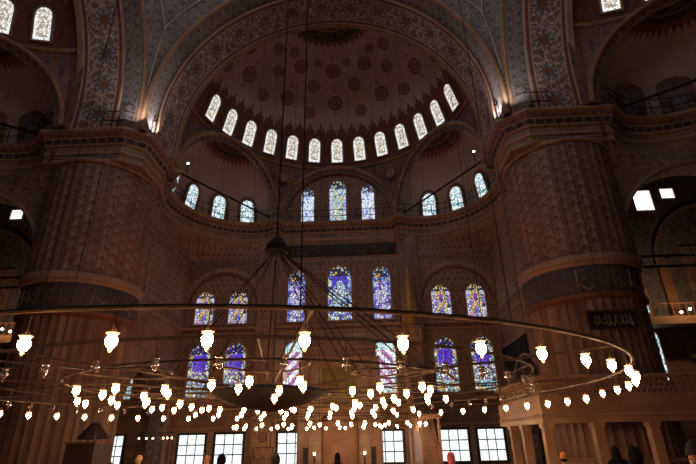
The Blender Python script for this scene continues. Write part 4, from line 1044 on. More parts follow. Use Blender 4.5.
# ---- railings with arched hoops along the ledges
def offset_path(path, d, out=1):
    res = []
    for i, p in enumerate(path):
        a = Vector(path[max(i-1, 0)]); b = Vector(path[min(i+1, len(path)-1)]); e_ = (b-a).normalized(); n = Vector((-e_.y, e_.x))*out; res.append(Vector(p) + n*d)
    return res
def resample(path, step):
    out = [path[0]]; acc = 0
    for p, q in zip(path, path[1:]):
        L = (q-p).length; d = step-acc
        while d <= L: out.append(p + (q-p)*(d/L)); d += step
        acc = (acc + L) % step
    return out
def railing(path, T, label, z=18.9, h=1.05, step=1.15, hoops=True):
    pts = [T @ Vector((p.x, p.y, 0)) for p in path]; p0 = pts[0]
    e = obj_thing('balcony_railing', (pts[0].x, pts[0].y, z), label, 'railing')
    up_ = lambda p, k: (p.x, p.y, z + k)
    for k, nm in ((h, 'top_rail'), (h*0.45, 'lower_rail')):
        mb = MB(); mb.tube([up_(p, k) for p in pts], 0.028, 'iron', 6); part(mb, nm, e)
    rs = resample(pts, step)
    for i, p in enumerate(rs):
        mb = MB(); mb.tube([up_(p, 0), up_(p, h)], 0.028, 'iron', 6); part(mb, 'post', e)
    if hoops:
        for i in range(0, len(rs)-1, 2):
            p, q = rs[i], rs[i+1]; m_ = (p+q)/2; d = (q-p)*0.5
            mb = MB(); mb.tube([up_(m_ + d*0.7*cos(pi*t/10), (h+0.25) + 0.38*sin(pi*t/10)) for t in range(11)] , 0.022, 'iron', 5); part(mb, 'hoop', e)
for ang, nm in ((0, 'below the large half-dome, over the mihrab wall'), (pi/2, 'below the half-dome on the left'), (-pi/2, 'below the half-dome on the right')):
    railing(offset_path(full_ledge, 0.45, 1), apse_T(ang), 'black iron balcony railing on the curved ledge ' + nm, hoops=False)
for s, nm in ((1, 'right'), (-1, 'left')):
    poly = [Vector((s*10.35, 25.5)), Vector((s*10.35, 22.8)), Vector((s*11.6, 21.75)), Vector((s*16.3, 21.75)), Vector((s*17.1, 22.5))]
    railing(poly, Matrix(), 'black iron railing with arched hoops on top of the %s pier ledge' % nm, h=1.15, step=0.95)
    # floodlights
    e = obj_thing('floodlight', (s*9.87, 27.2, 18.9), 'small white floodlight glowing on the balcony behind the %s pier' % nm, 'floodlight')
    mb = MB(); mb.tube([(s*9.87, 27.2, 18.9), (s*9.87, 27.2, 19.6)], 0.03, 'iron', 6); part(mb, 'post', e)
    mb = MB(); mb.sheet(lambda a, b: (s*9.87 + 0.17*cos(2*pi*a)*min(1, b*2), 27.28 - 0.16*(1-b), 19.72 + 0.17*sin(2*pi*a)*min(1, b*2)) if b < 0.9 else (s*9.87 + 0.17*cos(2*pi*a), 27.28, 19.72 + 0.17*sin(2*pi*a)), 16, 4, 'iron')
    part(mb, 'housing', e)
    mb = MB(); mb.sphere((s*9.85, 27.08, 19.68), 0.08, 'flood', 12, 8, (1, 0.5, 1)); part(mb, 'lens', e)

# ---- raised loge (muezzin's platform) in front of the right pier
e = obj_thing('loge', (12.5, 19, 0.12), 'raised marble platform on square posts with pierced parapet, in front of the right pier', 'platform')
LX0, LX1, LY0, LY1 = 7.95, 20.5, 17.0, 22.6
mb = MB(); mb.box(LX0+0.03, LX1, LY0+0.03, 21.2, 2.62, 2.8, 'warm_marble'); mb.box(LX0+0.03, 10.3, 21.2, LY1, 2.62, 2.8, 'warm_marble'); part(mb, 'deck', e)
mb = MB()
for (a, b, c, d) in ((LX0, LX1, LY0, LY0+0.25), (LX0, LX0+0.25, LY0+0.25, LY1)):
    mb.box(a, b, c, d, 2.34, 2.619, 'warm_marble')
mb.tube([(LX1, LY0-0.01, 2.56), (LX0-0.01, LY0-0.01, 2.56), (LX0-0.01, LY1, 2.56)], 0.045, 'moulding', 6)
part(mb, 'beam', e)
mb = MB(); pth = [(LX1, LY0), (LX0, LY0), (LX0, LY1)]
sweep(mb, pth, [(0, 2.62), (0.12, 2.66), (0.12, 2.74), (0.2, 2.84), (0.32, 2.92), (0.32, 3.02), (0.2, 3.08), (0.1, 3.16), (0.0, 3.2)], ['moulding', 'warm_marble', 'warm_marble', 'moulding', 'warm_marble', 'warm_marble', 'moulding', 'warm_marble'], out=-1)
mb.box(LX0, LX1, LY0+0.005, LY0+0.12, 2.801, 3.22, 'warm_marble'); mb.box(LX0+0.005, LX0+0.12, LY0+0.12, LY1, 2.801, 3.22, 'warm_marble')
part(mb, 'cornice', e)
def pierced(P0, D, L, z0, rows, cell, th):
    mb = MB(); P0, D = Vector(P0), Vector(D); Nn = Vector((D.y, -D.x, 0)); n = int(L/cell)
    for j in range(rows):
        for i in range(n + (j % 2)):
            cx = (i + 0.5 - 0.5*(j % 2))*cell; z = z0 + (j+0.5)*cell
            xa, xb = max(0, cx-cell/2), min(n*cell, cx+cell/2); 
            if xb-xa < cell*0.9: 
                for d in (0, th): mb.face([P0 + D*xa + Vector((0, 0, z-cell/2)) - Nn*d, P0 + D*xb + Vector((0, 0, z-cell/2)) - Nn*d, P0 + D*xb + Vector((0, 0, z+cell/2)) - Nn*d, P0 + D*xa + Vector((0, 0, z+cell/2)) - Nn*d], [(xa, z), (xb, z), (xb, z+.1), (xa, z+.1)], 'warm_marble')
                continue
            for q in range(8):
                a0, a1 = q*pi/4 + pi/8*0, (q+1)*pi/4
                def sq(a): k = cell/2/max(abs(cos(a)), abs(sin(a))); return k*cos(a), k*sin(a)
                def ci(a): return cell*0.33*cos(a), cell*0.33*sin(a)*1.05
                o0, o1, i0, i1 = sq(a0), sq(a1), ci(a0), ci(a1)
                W_ = lambda p, d: P0 + D*(cx+p[0]) + Vector((0, 0, z+p[1])) - Nn*d
                for d in (0, th): mb.face([W_(i0, d), W_(o0, d), W_(o1, d), W_(i1, d)], [(cx+p[0], z+p[1]) for p in (i0, o0, o1, i1)], 'warm_marble')
                mb.face([W_(i0, 0), W_(i1, 0), W_(i1, th), W_(i0, th)], [(0, 0), (.1, 0), (.1, .1), (0, .1)], 'warm_marble')
    return mb
cell = 0.18
part(pierced((LX0+0.06, LY0, 3.22), (1, 0, 0), 12.4, 0, 3, cell, 0.07), 'parapet_panel', e, label='pierced marble parapet') if False else None
for k, (P0, D, L) in enumerate((((LX0+0.05, LY0+0.02, 3.22), (1, 0, 0), 12.4), ((LX0+0.1, LY1, 3.22), (0, -1, 0), 5.5))):
    part(pierced(P0, D, L, 0, 3, cell, 0.07), 'parapet_panel', e, label='parapet pierced with small round holes')
mb = MB(); mb.box(LX0-0.05, LX1, LY0-0.06, LY0+0.14, 3.76, 3.86, 'warm_marble'); mb.box(LX0-0.06, LX0+0.14, LY0+0.14, LY1, 3.76, 3.859, 'warm_marble'); part(mb, 'handrail', e)
cols = [(8.08, 17.13), (9.72, 17.13), (11.52, 17.13), (13.35, 17.13), (15.2, 17.13), (17.0, 17.13), (8.08, 19.5), (8.08, 21.1)]
for x, y in cols:
    mb = MB(); w_ = 0.15
    mb.box(x-w_, x+w_, y-w_, y+w_, 0.3, 2.2, 'warm_marble'); mb.box(x-0.2, x+0.2, y-0.2, y+0.2, 0.12, 0.32, 'warm_marble'); mb.box(x-0.19, x+0.19, y-0.19, y+0.19, 2.2, 2.34, 'warm_marble'); part(mb, 'column', e)

# ---- preacher's chair left
e = obj_thing('preacher_chair', (-9.15, 20.2, 0.12), 'dark wooden raised seat with pointed canopy, left of the floor-level windows', 'raised seat')
mb = MB(); mb.box(-9.75, -8.6, 19.5, 20.9, 0.12, 1.2, 'darkwood'); mb.box(-9.8, -8.55, 19.45, 20.95, 1.2, 1.3, 'darkwood'); mb.box(-9.75, -8.6, 19.5, 19.56, 1.3, 2.0, 'darkwood'); mb.box(-8.66, -8.6, 19.56, 20.9, 1.3, 2.0, 'darkwood'); part(mb, 'base', e)
mb = MB(); mb.box(-9.8, -8.55, 19.44, 19.58, 2.0, 2.06, 'frame_wood'); part(mb, 'rail', e)
for x in (-9.65, -8.7):
    for y in (19.6, 20.8): mb = MB(); mb.tube([(x, y, 1.3), (x, y, 2.3)], 0.035, 'frame_wood', 8); part(mb, 'post', e)
mb = MB(); mb.lathe([(0.55, 2.15), (0.6, 2.2), (0.5, 2.35), (0.28, 2.6), (0.16, 2.76), (0.03, 2.8)], (-9.1, 20.2, 0), 'darkwood', 12); part(mb, 'canopy', e)

# small lamps on the galleries
def small_lamp(p, label, grp=None, r=0.06):
    e = obj_thing('gallery_lamp', p, label, 'lamp', grp)
    mb = MB(); mb.sphere(p, r, 'bulb_small', 8, 6); part(mb, 'bulb', e)
    mb = MB(); mb.tube([(p[0], p[1], p[2]+r), (p[0], p[1], p[2]+0.33)], 0.015, 'bronze', 5); part(mb, 'hanger', e)
for s, nm in ((1, 'right'), (-1, 'left')):
    for k, (x, z) in enumerate(((24.45, 9.75), (25.1, 9.95))): small_lamp((s*x, 33.5, z), 'tiny glowing lamp at the gallery edge beside the %s pier, %s' % (nm, ('nearer the pier', 'farther from the pier')[k]), None, 0.09)
for nm, x0, x1 in (('left', -13.5, -12.35), ('right', -11.85, -11.05)):
    e = obj_thing('lamp_rack', ((x0+x1)/2, 33.5, 0.12), 'thin dark rack carrying three tiny lamps by the left side wall, the %s of two' % nm, 'lamp rack')
    for x in (x0, x1): mb = MB(); mb.tube([(x, 33.5, 0.12), (x, 33.5, 2.6)], 0.02, 'iron', 6); part(mb, 'leg', e)
    mb = MB(); mb.tube([(x0, 33.5, 2.585), (x1, 33.5, 2.585)], 0.02, 'iron', 6); part(mb, 'bar', e)
for k, x in enumerate((-13.4, -12.9, -12.45, -11.75, -11.45, -11.15)): small_lamp((x, 33.5, 2.25), 'tiny lamp in the low row left of the floor-level windows', 'tiny lamps in a row by the left wall', 0.055)

# ================================================================== CHANDELIER
RZ = 3.045; RO, RI = 7.09, 5.55; ROS = [radians(170 - 45*k) for k in range(8)]; RR = 3.25; rr = 0.72
e = obj_thing('chandelier', (0, BY, RZ), 'huge low iron ring chandelier hung on chains in the middle of the hall', 'chandelier')
def circ(r, z, n=120, cx=0.0, cy=BY): return [(cx + r*sin(2*pi*i/n), cy + r*cos(2*pi*i/n), z) for i in range(n)]
mb = MB(); mb.tube(circ(RO, RZ, 160), 0.024, 'bronze', 8, closed=True); part(mb, 'outer_ring', e, True)
mb = MB(); mb.tube(circ(RI, RZ+0.05, 140), 0.022, 'bronze', 8, closed=True); part(mb, 'inner_ring', e, True)
mb = MB(); mb.tube(circ(4.05, RZ+0.03, 90), 0.018, 'bronze', 8, closed=True); part(mb, 'lamp_ring', e, True)
HUB = Vector((0, BY, 6.42))
mb = MB(); mb.sphere(HUB, 0.27, 'iron', 16, 10, (1, 1, 0.95)); mb.tube([HUB + Vector((0.26*sin(a*pi/6), 0.26*cos(a*pi/6), -0.08)) for a in range(12)], 0.05, 'iron', 6, closed=True)
mb.lathe([(0.05, 6.6), (0.16, 6.66), (0.05, 6.75), (0.03, 6.9)], (0, BY, 0), 'iron', 10); part(mb, 'hub', e, True)
mb = MB(); mb.tube([HUB, (0, BY, 44.6)], 0.022, 'iron', 6); part(mb, 'main_chain', e)
mb = MB(); mb.lathe([(0.02, 3.12), (0.5, 3.1), (1.22, 3.0), (1.27, 2.95), (1.2, 2.88), (0.75, 2.7), (0.3, 2.6), (0.02, 2.56)], (0, BY, 0), 'iron', 32); part(mb, 'centre_dish', e, True, label='dark shallow metal dish')
for k in range(8):
    a = ROS[k]; mb = MB(); mb.tube([HUB, ((RR-0.72)*sin(a), BY + (RR-0.72)*cos(a), RZ+0.05)], 0.013, 'iron', 5); part(mb, 'chain', e)
for k in range(4):
    a = radians((72, 100, 128, 30)[k]); mb = MB(); mb.tube([HUB, (4.05*sin(a), BY + 4.05*cos(a), RZ+0.03)], 0.015, 'iron', 5); part(mb, 'chain', e)
for k in range(10):
    a = 2*pi*(k+0.6)/10; mb = MB(); mb.tube([(1.2*sin(a), BY + 1.2*cos(a), RZ-0.04), (RO*sin(a), BY + RO*cos(a), RZ)], 0.016, 'bronze', 6); part(mb, 'spoke', e)
# long suspension cables up into the dome and arches
for k in range(20):
    a = 2*pi*(k+0.25)/20; r = RO; mb = MB(); zt = 31.7 + sqrt(max(1, 11**2 - r*r)); mb.tube([(r*sin(a), BY + r*cos(a), RZ), (r*sin(a), BY + r*cos(a), zt)], 0.0045, 'iron', 4); part(mb, 'suspension_cable', e)
for k in range(12):
    a = 2*pi*(k+0.5)/12; r = RI; mb = MB(); zt = 31.7 + sqrt(max(1, 11**2 - r*r)); mb.tube([(r*sin(a), BY + r*cos(a), RZ), (r*sin(a), BY + r*cos(a), zt)], 0.0045, 'iron', 4); part(mb, 'suspension_cable', e)
for a in ROS:
    c = (RR*sin(a), BY + RR*cos(a))
    mb = MB(); mb.tube([(c[0] + rr*(1+0.12*cos(3*q))*sin(q), c[1] + rr*(1+0.12*cos(3*q))*cos(q), RZ+0.05) for q in [2*pi*i/36 for i in range(36)]], 0.018, 'bronze', 6, closed=True)
    mb.tube([(1.15*sin(a), BY + 1.15*cos(a), RZ-0.03), (c[0]-rr*sin(a), c[1]-rr*cos(a), RZ+0.05)], 0.018, 'bronze', 6)
    mb.tube([(c[0]+rr*sin(a), c[1]+rr*cos(a), RZ+0.05), (RI*sin(a), BY + RI*cos(a), RZ+0.05)], 0.018, 'bronze', 6); part(mb, 'rosette_frame', e, True)
# ---- second chandelier beyond, under the half-dome
NY = 27.6
e2 = obj_thing('chandelier', (0, NY, RZ), 'farther iron ring chandelier hanging before the mihrab', 'chandelier')
for r, nm in ((5.2, 'outer_ring'), (3.0, 'inner_ring')):
    mb = MB(); mb.tube(circ(r, RZ, 90, 0, NY), 0.022, 'bronze', 6, closed=True); part(mb, nm, e2, True)
for k in range(12):
    a = 2*pi*(k+0.3)/12; mb = MB(); mb.tube([(3*sin(a), NY + 3*cos(a), RZ), (5.2*sin(a), NY + 5.2*cos(a), RZ)], 0.016, 'bronze', 6); part(mb, 'spoke', e2)
for k in range(14):
    a = 2*pi*(k+0.5)/14; r = 5.2; x_, y_ = r*sin(a), NY + r*cos(a)
    d2 = x_*x_ + (y_-25.86)**2
    if y_ < 26.0: continue
    zt = SZ + sqrt(SR*SR - d2) - 0.02; mb = MB(); mb.tube([(x_, y_, RZ), (x_, y_, zt)], 0.012, 'iron', 4); part(mb, 'suspension_cable', e2)
for k in range(6):
    x_ = -6 + k*2.4; d2 = x_*x_ + (27.2-25.86)**2; zt = SZ + sqrt(SR*SR - d2) - 0.02
    zb_ = RZ + (0 if abs(x_) < 5.2 else 0)
    mb = MB(); y_ = NY + sqrt(max(0, 27.04 - x_*x_))*-1 if abs(x_) < 5.2 else NY
    if abs(x_) >= 5.2: continue
    d2 = x_*x_ + (y_-25.86)**2
    if y_ > 25.95: mb.tube([(x_, y_, RZ), (x_, y_, SZ + sqrt(SR*SR - d2))], 0.012, 'iron', 4); part(mb, 'suspension_cable', e2)

# ---- hanging glass lamps
def lamp_proto(litt):
    root = empty('hanging_lamp', (0, 0, 0))       # origin where it hangs from the ring, 0.44 m over its tip
    rnd = random.Random(3)
    mb = MB(); mb.tube([(0, 0, 0.0), (0.014, 0, -0.09), (0, 0, -0.235)], 0.008, 'bronze', 4)
    for k in range(3):
        a = 2*pi*k/3; mb.tube([(0, 0, -0.205), (0.05*cos(a), 0.05*sin(a), -0.28)], 0.004, 'bronze', 4)
    mb.build('hanger', root)
    g = MB(); prof = [(0.066, -0.235), (0.052, -0.25), (0.044, -0.27), (0.054, -0.30), (0.056, -0.335), (0.042, -0.37), (0.020, -0.395), (0.016, -0.41), (0.022, -0.42), (0.006, -0.44)]
    g.lathe(prof, (0, 0, 0), 'glass_lit' if litt else 'glass_off', 12, rfun=lambda r, t, j: r*(1 + (0.10 if j < 2 else 0.03)*cos(6*t))); g.build('glass_bowl', root, True)
    m = MB(); m.tube([(0.068*cos(2*pi*k/12), 0.068*sin(2*pi*k/12), -0.235) for k in range(12)], 0.006, 'bronze', 4, closed=True); m.build('rim', root)
    b = MB()
    if litt: b.lathe([(0.036, -0.262), (0.058, -0.295), (0.061, -0.33), (0.050, -0.365), (0.030, -0.39), (0.012, -0.402)], (0, 0, 0), 'bulb', 10)
    else: b.lathe([(0.004, -0.25), (0.014, -0.26), (0.018, -0.29), (0.004, -0.31)], (0, 0, 0), 'white_paint', 8)
    b.build('bulb', root, True)
    for ch in root.children: 
        if ch.name.split('.')[0] != 'hanger': ch.location = (0, 0, -0.035)
    return root
protos = {True: lamp_proto(True), False: lamp_proto(False)}
used = {True: False, False: False}
def lamp(x, y, z, litt, label, group=None, sc_=1.0):
    src = protos[litt]
    if not used[litt]: used[litt] = True; r = src
    else:
        r = src.copy(); C.objects.link(r)
        for ch in list(src.children): c = ch.copy(); C.objects.link(c); c.parent = r
        for k in ('group',):
            if k in r: del r[k]
    sc_ *= 0.92
    r.location = (x, y, z); r.rotation_euler = (0, 0, random.uniform(0, 6)); r.scale = (sc_,)*3
    r['label'] = label; r['category'] = 'lamp'
    if group: r['group'] = group
    elif 'group' in r: del r['group']
    return r
near = 0; sidec = 0
for k in range(54):
    deg = 172.8 - 6.6667*k + {0: -.2, 2: -.5, 3: -.6, 4: -.7, 5: -.8, 53: -.6, 52: -1.2}.get(k, 0)
    d = (deg + 180) % 360 - 180; a = radians(deg)
    x, y = RO*sin(a), BY + RO*cos(a)
    if d > 108 or d < -177 or d > 177.5:
        pass
    if d > 100 or d < -176:
        order = (186.2 - deg) if deg > 100 else (186.2 - (deg+360)); n_ = int(round(order/6.6667))
        lab = 'lit glass lamp on the near side of the outer ring, %s from the left edge' % (ORD[n_] if 0 <= n_ < len(ORD) else 'last'); g = None
    elif 55 < d <= 100:
        n_ = int((100-d)/6.6667); lab = 'lit lamp on the outer ring in front of the loge, %s from its right end' % ORD[n_]; g = None
    elif -80 < d < -40: n_ = int((d+80)/6.6667); lab = 'small lit lamp of the outer ring before the left pier, %s from the left' % ORD[n_]; g = None
    elif abs(d) < 60: lab = 'small lit lamp in the crowded row on the far side of the outer ring'; g = 'lit lamps on the far side of the outer ring'
    else: lab = 'lit lamp of the outer ring beyond the left edge of the view'; g = 'outer ring lamps beyond the left edge'
    lamp(x, y, RZ, True, lab, g, 0.86 if abs(d) > 90 else 1.0)
for k in range(48):
    deg = 174.3 + 7.5*k; d = (deg + 180) % 360 - 180; a = radians(deg); x, y = RI*sin(a), BY + RI*cos(a)
    litt = abs(d) < 42
    if litt: lab, g = 'small lit lamp on the far side of the inner ring', 'lit lamps on the far side of the inner ring'
    elif abs(d) > 100: n_ = int((257 - (d % 360))/7.5); lab, g = 'unlit clear glass lamp on the near inner ring, %s from the left' % ORD[n_], None
    elif d > 0: lab, g = 'small unlit lamp at the right end of the inner ring, %s from its far side' % ORD[int((d-42)/7.5)], None
    else: lab, g = 'small unlit lamp on the left end of the inner ring, %s from the far side' % ORD[int((-d-42)/7.5)], None
    lamp(x, y, RZ+0.05, litt, lab, g, 0.88 if not litt else 1.0)
RN = ['nearest', 'near right', 'right', 'far right', 'farthest', 'far left', 'left', 'near left']
for q, a in enumerate(ROS):
    for k in range(6):
        b = a + 2*pi*k/6 + 0.3; r3 = rr*(1+0.12*cos(3*b)); lamp(RR*sin(a) + r3*sin(b), BY + RR*cos(a) + r3*cos(b), RZ+0.05, True, 'lit lamp in the %s rosette of six lamps in the big chandelier' % RN[q], 'lamps of the %s rosette' % RN[q], 0.95)
for k in range(0, 10, 2):
    a = 2*pi*(k+0.6)/10; lamp(1.9*sin(a), BY + 1.9*cos(a), RZ-0.035, True, 'lit lamp on a spoke close round the dark centre dish', 'lamps round the centre dish', 0.95)
for k in range(26):
    a = 2*pi*k/26 + 0.1; lamp(5.2*sin(a), NY + 5.2*cos(a), RZ, True, 'tiny lit lamp on the farther chandelier before the mihrab', 'lamps of the farther chandelier', 1.25)
for k in range(12):
    a = 2*pi*k/12 + 0.1; lamp(3.0*sin(a), NY + 3.0*cos(a), RZ, True, 'tiny lit lamp on the small inner ring of the farther chandelier', 'lamps of the farther inner ring', 1.25)

# ================================================================== PEOPLE
def skin_mesh(joints, edges, root, levels=1):
    """smooth tapering surface grown over a skeleton: joints {name: (pos, radius)}"""
    names = list(joints); idx = {n: i for i, n in enumerate(names)}
    me = bpy.data.meshes.new('tmp'); me.from_pydata([joints[n][0] for n in names], [(idx[a], idx[b]) for a, b in edges], [])
    o = bpy.data.objects.new('tmp', me); C.objects.link(o)
    sk = o.modifiers.new('s', 'SKIN'); 
    bm = bmesh.new(); bm.from_mesh(me); lay = bm.verts.layers.skin.verify()
    for v in bm.verts:
        r = joints[names[v.index]][1]; r = r if isinstance(r, tuple) else (r, r)
        v[lay].radius = r; v[lay].use_root = (names[v.index] == root)
    bm.to_mesh(me); bm.free()
    sb = o.modifiers.new('b', 'SUBSURF'); sb.levels = levels; sb.render_levels = levels
    dg = bpy.context.evaluated_depsgraph_get(); ev = o.evaluated_get(dg)
    res = bpy.data.meshes.new_from_object(ev)
    bpy.data.objects.remove(o); bpy.data.meshes.remove(me)
    return res

def clothm(name, c):
    m = plain(name, c, 1.0, 0.0, 0.2, 3.0); m.node_tree.nodes['Principled BSDF'].inputs['Specular IOR Level'].default_value = 0.05; return m
CL = {k: clothm('cloth_' + k, c) for k, c in {'black': (0.007, 0.006, 0.007), 'navy': (0.010, 0.012, 0.022), 'blue': (0.05, 0.075, 0.19), 'grey': (0.035, 0.032, 0.03), 'brown': (0.09, 0.05, 0.03), 'rose': (0.42, 0.10, 0.12), 'orange': (0.50, 0.20, 0.07), 'denim': (0.03, 0.04, 0.08)}.items()}
HAIR = {k: plain('hair_' + k, c, 0.9, 0, 0.3, 20) for k, c in {'dark': (0.015, 0.011, 0.010), 'brown': (0.06, 0.03, 0.016), 'fair': (0.35, 0.21, 0.09)}.items()}
SKIN = plain('skin', (0.50, 0.27, 0.18), 0.55, 0, 0.1, 6)
EYE = plain('eye_dark', (0.02, 0.015, 0.012), 0.3); LIP = plain('lips', (0.35, 0.12, 0.10), 0.5); SHOE = clothm('shoes_dark', (0.03, 0.02, 0.018))

def head_mesh(mb, tilt=0.0):
    """head about (0, 0, 0) = chin level centre, face along -Y, 0.24 tall"""
    def fn(a, b):
        th = 2*pi*a; ph = pi*b; z = -cos(ph)
        rx = 0.076*sin(ph)**0.85; ry = 0.095*sin(ph)**0.85
        if z < 0: k = 1 + 0.32*z; rx *= k; ry *= (1 + 0.12*z)
        x, y = rx*cos(th), ry*sin(th)
        f = max(0, -sin(th))
        if f > 0.4:
            side = abs(cos(th))
            if -0.42 < z < 0.12 and side < 0.22: y -= 0.026*(1-side/0.22)*max(0, 1-abs(z+0.2)/0.32)       # nose
            if abs(z-0.06) < 0.12 and 0.18 < side < 0.62: y += 0.010                                   # eye sockets
            if -0.66 < z < -0.5 and side < 0.35: y -= 0.006
            if z < -0.8: y -= 0.008
        return (x, y, 0.12 + 0.12*z)
    mb.sheet(fn, 28, 20, SKIN)
    for s in (-1, 1):
        mb.sphere((s*0.078, 0.005, 0.115), 0.03, SKIN, 8, 6, (0.35, 0.6, 1.0))
        mb.sphere((s*0.031, -0.081, 0.128), 0.0105, EYE, 8, 6)
    mb.sphere((0, -0.091, 0.052), 0.022, LIP, 8, 6, (1.0, 0.3, 0.28))

def person(x, y, H, face, label, coat='black', legs='denim', hair='dark', hat=None, long_hair=False, hood=False, nod=0.0, cap_col='black'):
    root = empty('person', (x, y, 0.12)); root.rotation_euler = (0, 0, radians(face)); tag(root, label, 'person')
    k = H/1.75; root.scale = (k,)*3
    J = {'pelvis': ((0, 0, 0.95), (0.15, 0.11)), 'waist': ((0, 0, 1.08), (0.135, 0.10)), 'chest': ((0, 0.0, 1.28), (0.165, 0.115)), 'neckb': ((0, 0.01, 1.42), (0.10, 0.08)), 'neck': ((0, 0, 1.50), 0.055), 'skull': ((0, 0, 1.57), 0.05)}
    E_ = [('pelvis', 'waist'), ('waist', 'chest'), ('chest', 'neckb'), ('neckb', 'neck'), ('neck', 'skull')]
    for s, n in ((-1, 'l'), (1, 'r')):
        J.update({'sh'+n: ((s*0.185, 0.01, 1.39), 0.068), 'el'+n: ((s*0.245, 0.02, 1.11), 0.045), 'wr'+n: ((s*0.235, -0.10, 0.88), 0.028), 'pa'+n: ((s*0.232, -0.125, 0.81), (0.036, 0.018)),
                  'hip'+n: ((s*0.095, 0, 0.88), 0.09), 'kn'+n: ((s*0.10, -0.01, 0.49), 0.058), 'an'+n: ((s*0.10, 0.02, 0.10), 0.04), 'to'+n: ((s*0.11, -0.14, 0.035), 0.035)})
        E_ += [('neckb', 'sh'+n), ('sh'+n, 'el'+n), ('el'+n, 'wr'+n), ('wr'+n, 'pa'+n), ('pelvis', 'hip'+n), ('hip'+n, 'kn'+n), ('kn'+n, 'an'+n), ('an'+n, 'to'+n)]
        for q, (dx, L) in enumerate(((-0.027, 0.068), (-0.009, 0.078), (0.009, 0.072), (0.026, 0.055))):
            J['f%s%d' % (n, q)] = ((s*0.232 + dx, -0.135, 0.775), 0.009); J['g%s%d' % (n, q)] = ((s*0.232 + dx*1.15, -0.145, 0.775-L*0.5), 0.0085); J['h%s%d' % (n, q)] = ((s*0.232 + dx*1.1, -0.135, 0.775-L), 0.007)
            E_ += [('pa'+n, 'f%s%d' % (n, q)), ('f%s%d' % (n, q), 'g%s%d' % (n, q)), ('g%s%d' % (n, q), 'h%s%d' % (n, q))]
        J['t'+n] = ((s*0.20, -0.16, 0.815), 0.011); J['u'+n] = ((s*0.193, -0.178, 0.785), 0.009); E_ += [('wr'+n, 't'+n), ('t'+n, 'u'+n)]
    body = skin_mesh(J, E_, 'pelvis')
    hb = MB(); head_mesh(hb)
    R_ = Matrix.Rotation(nod, 3, 'X')
    hv = [R_ @ Vector(v) + Vector((0, -0.012, 1.51)) for v in hb.v]
    bm = bmesh.new(); bm.from_mesh(body); 
    for f in bm.faces: f.material_index = 0; f.smooth = True
    base = [bm.verts.new(v) for v in hv]
    for f, mi in zip(hb.f, hb.mi):
        try: q = bm.faces.new([base[i] for i in f]); q.material_index = mi; q.smooth = True
        except ValueError: pass
    bmesh.ops.remove_doubles(bm, verts=base, dist=1e-5)
    bm.to_mesh(body); bm.free(); body.materials.clear()
    for m in hb.mats: body.materials.append(m)
    body.name = 'body'; o = bpy.data.objects.new('body', body); C.objects.link(o); o.parent = root
    # coat
    Jc = {n: (p, (r[0]+0.03, r[1]+0.03) if isinstance(r, tuple) else r+0.022) for n, (p, r) in J.items() if n in ('pelvis', 'waist', 'chest', 'neckb', 'shl', 'shr', 'ell', 'elr', 'wrl', 'wrr')}
    Jc['hem'] = ((0, 0, 0.72), (0.20, 0.15)); Jc['neckb'] = ((0, 0.01, 1.44), (0.10, 0.085))
    Ec = [(a, b) for a, b in E_ if a in Jc and b in Jc] + [('pelvis', 'hem')]
    cm = skin_mesh(Jc, Ec, 'pelvis'); cm.materials.clear(); cm.materials.append(CL[coat]); cm.polygons.foreach_set('use_smooth', [True]*len(cm.polygons))
    o = bpy.data.objects.new('coat', cm); C.objects.link(o); o.parent = root
    mb = MB(); mb.sheet(lambda a, b: ((0.085-0.012*b)*cos(2*pi*a), 0.01 + (0.08-0.012*b)*sin(2*pi*a), 1.43 + 0.07*b), 18, 3, CL[coat]); c = mb.build('collar', root, True)
    Jt = {n: (p, (r[0]+0.012, r[1]+0.012) if isinstance(r, tuple) else r+0.018) for n, (p, r) in J.items() if n in ('pelvis', 'hipl', 'hipr', 'knl', 'knr', 'anl', 'anr')}
    tm = skin_mesh(Jt, [(a, b) for a, b in E_ if a in Jt and b in Jt], 'pelvis'); tm.materials.clear(); tm.materials.append(CL[legs]); tm.polygons.foreach_set('use_smooth', [True]*len(tm.polygons))
    o = bpy.data.objects.new('trousers', tm); C.objects.link(o); o.parent = root
    # hair, hat or scarf over the head
    def cap(name, m_, grow, zmin_front, zmin_back, top=1.0, peak=0.0, puff=1.0, wrap=False):
        mb = MB()
        def fn(a, b):
            th = 2*pi*a; f = (1 - sin(th))/2            # 1 in front (-Y)
            z0 = zmin_back + (zmin_front - zmin_back)*f**1.5
            z = z0 + (1 - z0)*b; z = max(-0.995, min(1.0, z)); r = sqrt(max(0, 1-z*z))**0.85
            w_ = 1.0 if z > -0.1 else 1.0 + 0.25*(z+0.1)
            if wrap and z < 0: r = max(r, 1.0); w_ = 1.0 - 0.12*z*z; z = z*1.35
            return Vector((grow*0.076*r*cos(th)*w_*puff, grow*0.095*r*sin(th)*puff + 0.004, 0.12 + grow*0.12*z*top + peak*b**6*0.12))
        mb.sheet(fn, 28, 12, m_)
        mb.v = [tuple(R_ @ Vector(v) + Vector((0, -0.012, 1.51))) for v in mb.v]
        return mb.build(name, root, True)
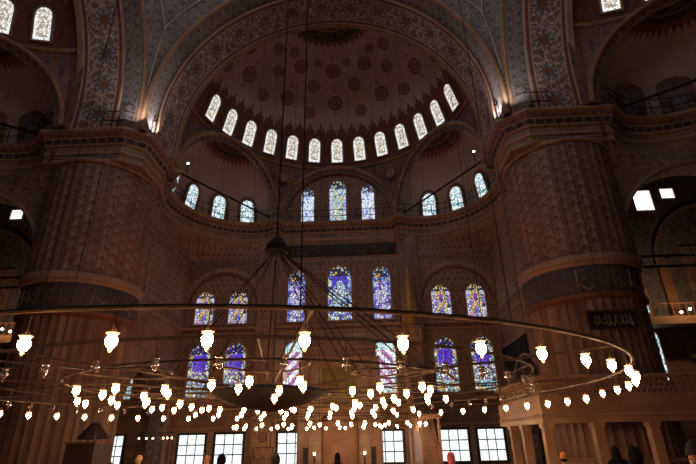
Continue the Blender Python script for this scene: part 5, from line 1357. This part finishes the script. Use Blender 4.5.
    if hood: cap('hood', CL[coat], 1.24, -0.2, -0.98, 1.0, 0.22, wrap=True)
    else:
        cap('hair', HAIR[hair], 1.10, 0.42, -0.65 if not long_hair else -0.98, puff=1.06)
        if hat == 'knit': cap('knit_hat', CL[cap_col], 1.20, 0.25, -0.15, 1.12)
        elif hat == 'scarf': cap('head_scarf', CL[cap_col], 1.2, 0.3, -0.98, wrap=True)
    return root

def at_az(az, D, dx=0.0): a = radians(az); return 2.238 + D*sin(a) + dx, D*cos(a)
def P_(az, el, D): x, y = at_az(az, D); return x, y, 2.0 + D*math.tan(radians(el)) - 0.12
for az, el, D, face, lab, kw in (
    (-24.75, -1.0, 15, 150, 'fair-haired person in a dark coat standing before the dark aisle, far left', dict(hair='fair', coat='navy')),
    (-18.0, -0.78, 11.5, 20, 'brown-haired person facing the camera in front of the leftmost floor-level window', dict(hair='brown', coat='black')),
    (-16.5, -1.2, 12.5, 90, 'person in dark hood between the two left floor-level windows', dict(hood=True, coat='black')),
    (-13.7, -1.27, 11, 180, 'brown-haired person in dark coat, back to the camera, left of the round plaque', dict(hair='brown', coat='black')),
    (-10.7, -1.13, 9.5, 180, 'dark-haired person seen from behind under the round plaque, beside the third window', dict(hair='dark', coat='black')),
    (-3.9, -1.37, 14, 180, 'dark hooded person with pointed hood in front of the mihrab niche', dict(hood=True, coat='black')),
    (2.1, -2.5, 11, 180, 'dark-haired short person before the window just right of the mihrab', dict(hair='dark', coat='black')),
    (8.55, -1.37, 11, 190, 'person with a rose-red head covering and black coat before the second window from right', dict(hat='scarf', cap_col='rose', coat='black')),
    (19.85, -1.55, 11.5, 150, 'person in a blue coat with orange cap in front of the loge', dict(hat='knit', cap_col='orange', coat='blue', nod=0.35)),
    (24.75, -1.1, 13.5, 170, 'hooded dark figure between the loge posts, the left of the pair', dict(hood=True, coat='black')),
    (26.4, -1.1, 9.0, 190, 'larger hooded dark figure in front of the loge, the right of the pair', dict(hood=True, coat='black')),
    (31.6, -0.47, 5.3, -65, 'person in a dark knit hat and dark coat at the right edge, nearest the camera', dict(hat='knit', cap_col='grey', coat='black'))):
    x, y, H = P_(az, el, D); H *= 1.0
    person(x, y, H/1.03, face, lab, **kw)
